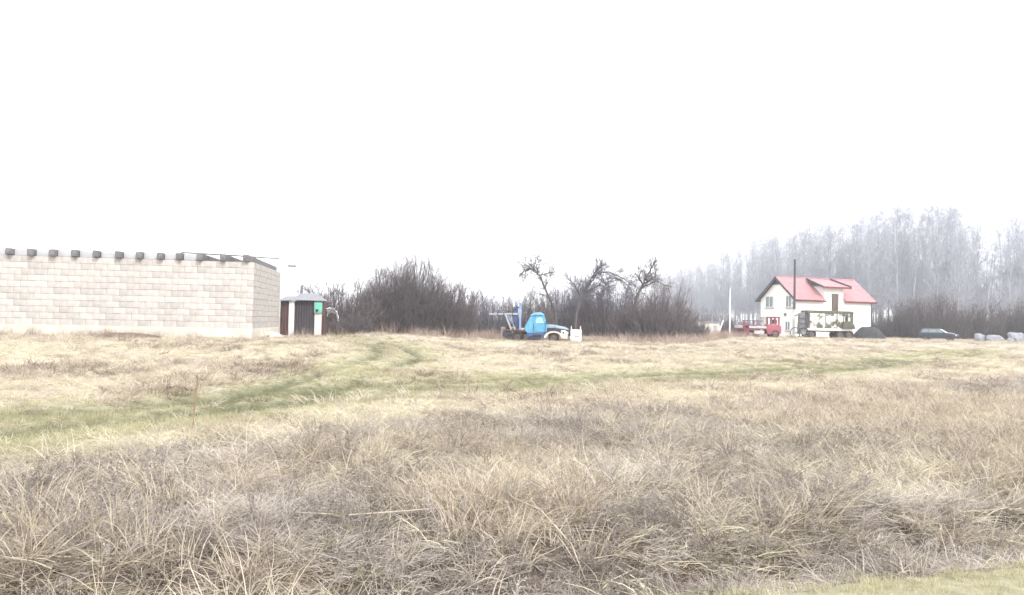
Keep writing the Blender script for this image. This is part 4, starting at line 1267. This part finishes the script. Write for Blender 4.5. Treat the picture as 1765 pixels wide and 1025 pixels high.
def tuft(name, seed, n, rad, hmin, hmax, width, lean, curl, m, nseg=3, flop=0.0):
    """n curved tapering blades"""
    rng = np.random.default_rng(seed)
    a = rng.uniform(0, 2 * math.pi, n); rr = rad * np.sqrt(rng.uniform(0, 1, n))
    S = np.stack([rr * np.cos(a), rr * np.sin(a), np.full(n, -.02)], 1)
    az = a + rng.normal(0, 1.0, n)
    el = np.abs(rng.normal(lean, .25, n))
    d = np.stack([np.sin(el) * np.cos(az), np.sin(el) * np.sin(az), np.cos(el)], 1)
    d = unit(d + np.array([flop, 0, 0]))
    L = rng.uniform(hmin, hmax, n)
    side = unit(np.cross(d, rng.normal(0, 1, (n, 3))))
    V = np.zeros((n, nseg + 1, 2, 3)); p = S.copy()
    for k in range(nseg + 1):
        f = k / nseg
        w = width * (1 - .85 * f) * rng.uniform(.8, 1.2, n)
        V[:, k, 0] = p - side * w[:, None] / 2; V[:, k, 1] = p + side * w[:, None] / 2
        d = unit(d + np.array([0, 0, -curl]) * rng.uniform(.3, 1.6, n)[:, None] + rng.normal(0, .10, (n, 3)))
        p = p + d * (L / nseg)[:, None]
        p[:, 2] = np.maximum(p[:, 2], .006)
    base = (np.arange(n) * (nseg + 1) * 2)[:, None]
    fc = np.concatenate([np.concatenate([base + 2 * k, base + 2 * k + 1, base + 2 * k + 3, base + 2 * k + 2], 1) for k in range(nseg)], 0)
    me = np_mesh(name, V.reshape(-1, 3), fc, m)
    at_ = me.attributes.new('blade', 'FLOAT', 'POINT')
    at_.data.foreach_set('value', np.repeat(rng.uniform(0, 1, n), (nseg + 1) * 2).astype(np.float32))
    return me

def weed(name, seed, n, rad, hmin, hmax, m):
    rng = np.random.default_rng(seed)
    a = rng.uniform(0, 6.28, n); rr = rad * np.sqrt(rng.uniform(0, 1, n))
    S = np.stack([rr * np.cos(a), rr * np.sin(a), np.full(n, -.02)], 1)
    Dv = np.stack([rng.normal(0, .38, n), rng.normal(0, .38, n), np.ones(n)], 1)
    L = rng.uniform(hmin, hmax, n)
    st = sprout(rng, S, Dv, L, np.full(n, .0034), 3, .12, 0, .6)
    S1, D1, L1, r1 = kids(rng, *st, L, 7, .45, .8, .28, .8, taper=.4, up=.25)
    b1 = sprout(rng, S1, D1, L1, np.full(len(S1), .0024), 2, .2, .0)
    S2, D2, L2, r2 = kids(rng, *b1, L1, 3, .3, .7, .45, 1)
    b2 = sprout(rng, S2, D2, L2, np.full(len(S2), .0042), 1, .2, .0, .9)
    P0, P1, A, B = flat([st, b1, b2])
    me = segs_mesh(name, P0, P1, A, B, m, 3)
    at_ = me.attributes.new('blade', 'FLOAT', 'POINT')
    at_.data.foreach_set('value', np.repeat(rng.uniform(0, 1, len(P0)), 6).astype(np.float32))
    return me

def scatter(name, label, cat, variants, P, rot, scl, vid, tint):
    """one ground-cover object: points that carry the tuft meshes through geometry nodes"""
    cl = bpy.data.collections.new(name + '_kinds')
    for i, me in enumerate(variants):
        o = bpy.data.objects.new('%s_tuft_%d' % (name, i), me); cl.objects.link(o)
    pm = bpy.data.meshes.new(name)
    n = len(P)
    pm.vertices.add(n); pm.vertices.foreach_set('co', P.astype(np.float32).ravel())
    for nm, ty, dat, key in (('rot', 'FLOAT_VECTOR', rot, 'vector'), ('scl', 'FLOAT_VECTOR', scl, 'vector'), ('vid', 'INT', vid, 'value'), ('tint', 'FLOAT', tint, 'value')):
        a = pm.attributes.new(nm, ty, 'POINT')
        a.data.foreach_set(key, np.ascontiguousarray(dat, dtype=np.int32 if ty == 'INT' else np.float32).ravel())
    o = obj(name, pm)
    ng = bpy.data.node_groups.new(name, 'GeometryNodeTree')
    ng.interface.new_socket('Geometry', in_out='INPUT', socket_type='NodeSocketGeometry')
    ng.interface.new_socket('Geometry', in_out='OUTPUT', socket_type='NodeSocketGeometry')
    gi = ng.nodes.new('NodeGroupInput'); go = ng.nodes.new('NodeGroupOutput')
    ip = ng.nodes.new('GeometryNodeInstanceOnPoints')
    ci = ng.nodes.new('GeometryNodeCollectionInfo')
    ci.inputs['Collection'].default_value = cl
    ci.inputs['Separate Children'].default_value = True
    ci.inputs['Reset Children'].default_value = True
    ip.inputs['Pick Instance'].default_value = True
    def na(nm, ty):
        k = ng.nodes.new('GeometryNodeInputNamedAttribute'); k.data_type = ty; k.inputs['Name'].default_value = nm
        return [s for s in k.outputs if s.enabled][0]
    e2r = ng.nodes.new('FunctionNodeEulerToRotation')
    L = ng.links.new
    L(gi.outputs[0], ip.inputs['Points']); L(ci.outputs[0], ip.inputs['Instance'])
    L(na('vid', 'INT'), ip.inputs['Instance Index'])
    L(na('rot', 'FLOAT_VECTOR'), e2r.inputs[0]); L(e2r.outputs[0], ip.inputs['Rotation'])
    L(na('scl', 'FLOAT_VECTOR'), ip.inputs['Scale'])
    L(ip.outputs[0], go.inputs[0])
    md = o.modifiers.new('scatter', 'NODES'); md.node_group = ng
    tag(o, label, cat, kind='stuff')
    return o

# candidate points in a fan in front of the camera, thinning with distance
def fan(y0, y1, per_m2, margin=1.35):
    A = .637 * margin * (y1 ** 2 - y0 ** 2)
    n = int(A * per_m2)
    y = np.sqrt(RNG.uniform(y0 ** 2, y1 ** 2, n))
    x = RNG.uniform(-1, 1, n) * .637 * margin * y
    return x, y

BANDS = [(2.6, 8, 1.0), (8, 14, .62), (14, 25, .30), (25, 45, .13), (45, 70, .06), (70, 118, .022)]
def build_cover(name, label, cat, variants, base, weight, size, tint, margin=1.35, far=1.0, tilt=.18):
    Xs, Ys, Ss = [], [], []
    for y0, y1, k in BANDS:
        x, y = fan(y0, y1, base * k, margin)
        keep = RNG.uniform(0, 1, len(x)) < weight(x, y)
        Xs.append(x[keep]); Ys.append(y[keep])
    x, y = np.concatenate(Xs), np.concatenate(Ys)
    # keep out of the buildings
    hl = hollow(x, y)[0]
    ok = (RNG.uniform(0, 1, len(x)) > .92 * hl ** .7) & ~((x < -12.6) & (y > 39.2)) & ~((np.abs(x + 13) < 1.5) & (np.abs(y - 51) < 1.4))
    x, y = x[ok], y[ok]
    n = len(x)
    P = np.stack([x, y, ground_z(x, y)], 1)
    rot = np.stack([RNG.normal(0, tilt, n), RNG.normal(0, tilt, n), RNG.uniform(0, 6.283, n)], 1)
    s = size(x, y) * RNG.uniform(.7, 1.3, n)
    grow = 1 + np.clip((y - 10) / 60, 0, 1.2) * .8 * far
    scl = np.stack([s * grow, s * grow, s * RNG.uniform(.8, 1.2, n)], 1)
    vid = RNG.integers(0, len(variants), n)
    tn = np.clip(tint(x, y) + RNG.normal(0, .2, n), 0, 1)
    return scatter(name, label, cat, variants, P, rot, scl, vid, tn)

def Zs(x, y): return zones(x, y)
lilmats = [tuft('lilac_mat_%d' % k, 320 + k, 52, .16, .08, .25, .0062, 1.1, .22, GM['weed'], 3, .25) for k in range(4)]
fringes = [tuft('fringe_%d' % k, 340 + k, 34, .22, .25, .85, .013, .20, .10, GM['fringe'], 3, .05) for k in range(4)]
hums = [tuft('hummock_%d' % k, 300 + k, 70, .26, .12, .30, .016, .75, .30, GM['hummock'], 3, .15) for k in range(4)]
mats = [tuft('mat_%d' % k, 200 + k, 34, .17, .14, .38, .0085, 1.15, .22, GM['mat'], 3, .25) for k in range(4)]
straws = [tuft('straw_%d' % k, 220 + k, 30, .10, .14, .36, .0075, .45, .25, GM['straw'], 4, .12) for k in range(4)]
tussk = [tuft('tussock_%d' % k, 240 + k, 84, .15, .30, .66, .0078, .55, .30, GM['straw'], 5, .2) for k in range(4)]
weeds = [weed('weed_%d' % k, 260 + k, 7, .12, .18, .46, GM['weed']) for k in range(4)]
greens = [tuft('green_%d' % k, 280 + k, 48, .13, .05, .13, .0050, .45, .15, GM['green'], 2) for k in range(3)]

def patch(x, y, f, s): return fbm(x * f, y * f, s)
def w_mat(x, y):
    z = Zs(x, y); p = sstep(patch(x, y, .55, 121), .40, .60); return np.clip(1 - 1.2 * z['rut'], 0, 1) * np.clip(.9 - .66 * z['green'] - .9 * z['verge'] - .62 * z['lil'] * (1 - p * .8) * (1 - z['tan']) - .25 * z['front'], 0, 1)
def w_lil(x, y):
    z = Zs(x, y); p = sstep(patch(x, y, .55, 121), .40, .60)
    return np.clip(z['lil'] * (1 - .55 * p) * (1 - .7 * z['tan']) * (1 - z['verge']) * (1 - .2 * z['front']) * (1 - z['green']), 0, 1)
def w_straw(x, y):
    z = Zs(x, y); p = sstep(patch(x, y, .6, 61), .52, .64)
    return np.clip((.05 + .34 * p * (1 - .68 * z['lil'] * (1 - z['front'])) + .75 * z['tan'] * z['lil']) * (1 - z['green']) * (1 - z['verge']), 0, 1)
def w_tus(x, y):
    z = Zs(x, y); p = sstep(patch(x, y, .7, 71), .47, .60)
    return np.clip(((1.0 * z['front'] + .10 * z['lil']) * p + .12 * z['tan'] * z['lil']) * (1 - z['verge']) * (1 - z['green']), 0, 1)
def w_weed(x, y):
    z = Zs(x, y); p = sstep(patch(x, y, .5, 81), .36, .55)
    return np.clip((z['lil'] * (.25 + .75 * p) * (1 - .6 * z['tan']) + .10 * p) * (1 - z['green']) * (1 - z['verge']), 0, 1)
def w_hum(x, y):
    z = Zs(x, y); p = sstep(patch(x, y * .6, .55, 111), .44, .60)
    return np.clip(p * sstep(y, 11, 15) * (1 - .6 * z['green']) * (1 - z['rut']), 0, 1)
def w_green(x, y):
    z = Zs(x, y); return np.clip(np.maximum(.85 * z['green'] * (1 - .35 * np.clip(z['rut'], 0, 1)), z['verge']) + .10, 0, 1)

build_cover('matted_grass', 'flattened dry grass lying in swirls all over the field', 'grass', mats, 120, w_mat, lambda x, y: 1.0 - .25 * sstep(y, 9, 16) - .3 * Zs(x, y)['green'], lambda x, y: np.clip(.5 + .26 * sstep(y, 11, 20) + - .07 * (1 - sstep(y, 7, 10)) + 1.1 * (patch(x, y, .3, 91) - .5) + 2.3 * (patch(x, y * .7, 1.1, 92) - .5), -.08, 1.1))
build_cover('standing_straw', 'pale standing straw in patches over the field', 'grass', straws, 34, w_straw, lambda x, y: 1.0 - .5 * sstep(y, 16, 30), lambda x, y: .2 + .8 * patch(x, y, .4, 93))
build_cover('grass_tussocks', 'tall arching dry tussocks along the near ditch', 'grass', tussk, 17, w_tus, lambda x, y: .72 + .3 * patch(x, y, .7, 95), lambda x, y: np.clip(.40 + 2.2 * (patch(x, y, .9, 95) - .5), -.12, 1))
build_cover('flattened_weeds', 'grey flattened mat of dead weeds across the middle of the field', 'weeds', lilmats, 125, w_lil, lambda x, y: 1 + 0 * x, lambda x, y: np.clip(.5 + - .07 * (1 - sstep(y, 6.5, 9)) + 1.0 * (patch(x, y, .4, 123) - .5) + 2.3 * (patch(x, y, 1.4, 124) - .5), -.1, 1.05))
build_cover('dead_weeds', 'grey brittle dead weed stems in the middle of the field', 'weeds', weeds, 16, w_weed, lambda x, y: .62 - .2 * sstep(y, 10, 18), lambda x, y: np.clip(.5 + 1.0 * (patch(x, y, .35, 97) - .5) + 1.4 * (patch(x, y, 1.6, 98) - .5), 0, 1))
build_cover('grass_hummocks', 'low mixed hummocks of dead grass breaking up the far field', 'grass', hums, 22, w_hum, lambda x, y: .85 + 0 * x, lambda x, y: np.clip(.55 + 3.4 * (patch(x, y * .6, .7, 113) - .5), -.15, 1.1))
FRINGE = np.array([[spot(px, D).x, spot(px, D).y] for px, D in ((735, 60), (800, 61.5), (860, 66), (935, 70), (1010, 67), (1080, 66.5), (1140, 66), (1200, 74), (1250, 91), (1300, 97))])
WALLFOOT = np.array([[spot(px, D).x, spot(px, D).y] for px, D in ((-60, 37.9), (200, 38.7), (430, 39.5))])
SHEDFOOT = np.array([[spot(px, D).x, spot(px, D).y] for px, D in ((440, 42.5), (520, 49.6), (600, 54), (680, 58))])
def w_fringe(x, y):
    a = 1 - sstep(dist_poly(x, y, FRINGE), .8, 2.4)
    b = 1 - sstep(dist_poly(x, y, WALLFOOT), .15, .6)
    c = .5 * (1 - sstep(dist_poly(x, y, SHEDFOOT), .3, 1.3))
    return np.clip(np.maximum(np.maximum(a, b), c) * (.35 + .65 * sstep(patch(x, y, .7, 131), .35, .6)), 0, 1)
build_cover('tall_dry_grass', 'tall reddish dry grass along the foot of the shrubs and the block wall', 'grass', fringes, 62, w_fringe, lambda x, y: .62 + .4 * sstep(y, 50, 58), lambda x, y: np.clip(.35 + 1.2 * (patch(x, y, .5, 133) - .5), 0, 1))
build_cover('short_grass', 'short yellow-green grass on the wheel tracks and verge', 'grass', greens, 120, w_green, lambda x, y: .9 - .35 * np.clip(Zs(x, y)['rut'], 0, 1) - .38 * Zs(x, y)['verge'], lambda x, y: .1 + .75 * patch(x, y, .5, 99) + .22 * Zs(x, y)['verge'] - .75 * np.clip(1.3 * Zs(x, y)['rut'], 0, 1))

# ------------------------------------------------------------------ thin winter haze
hz = MB().box((0, 0, 14.0), (2700, 2700, 40)).build('haze', bpy.data.materials.new('haze_air'), None)
hm = hz.data.materials[0]; hm.use_nodes = True
hm.node_tree.nodes.clear()
ho = hm.node_tree.nodes.new('ShaderNodeOutputMaterial')
hv = hm.node_tree.nodes.new('ShaderNodeVolumePrincipled')
hv.inputs['Color'].default_value = (.93, .96, 1.0, 1)
hv.inputs['Density'].default_value = .00095
hm.node_tree.links.new(hv.outputs[0], ho.inputs['Volume'])
tag(hz, 'thin pale winter haze over the whole field', 'haze', kind='stuff')
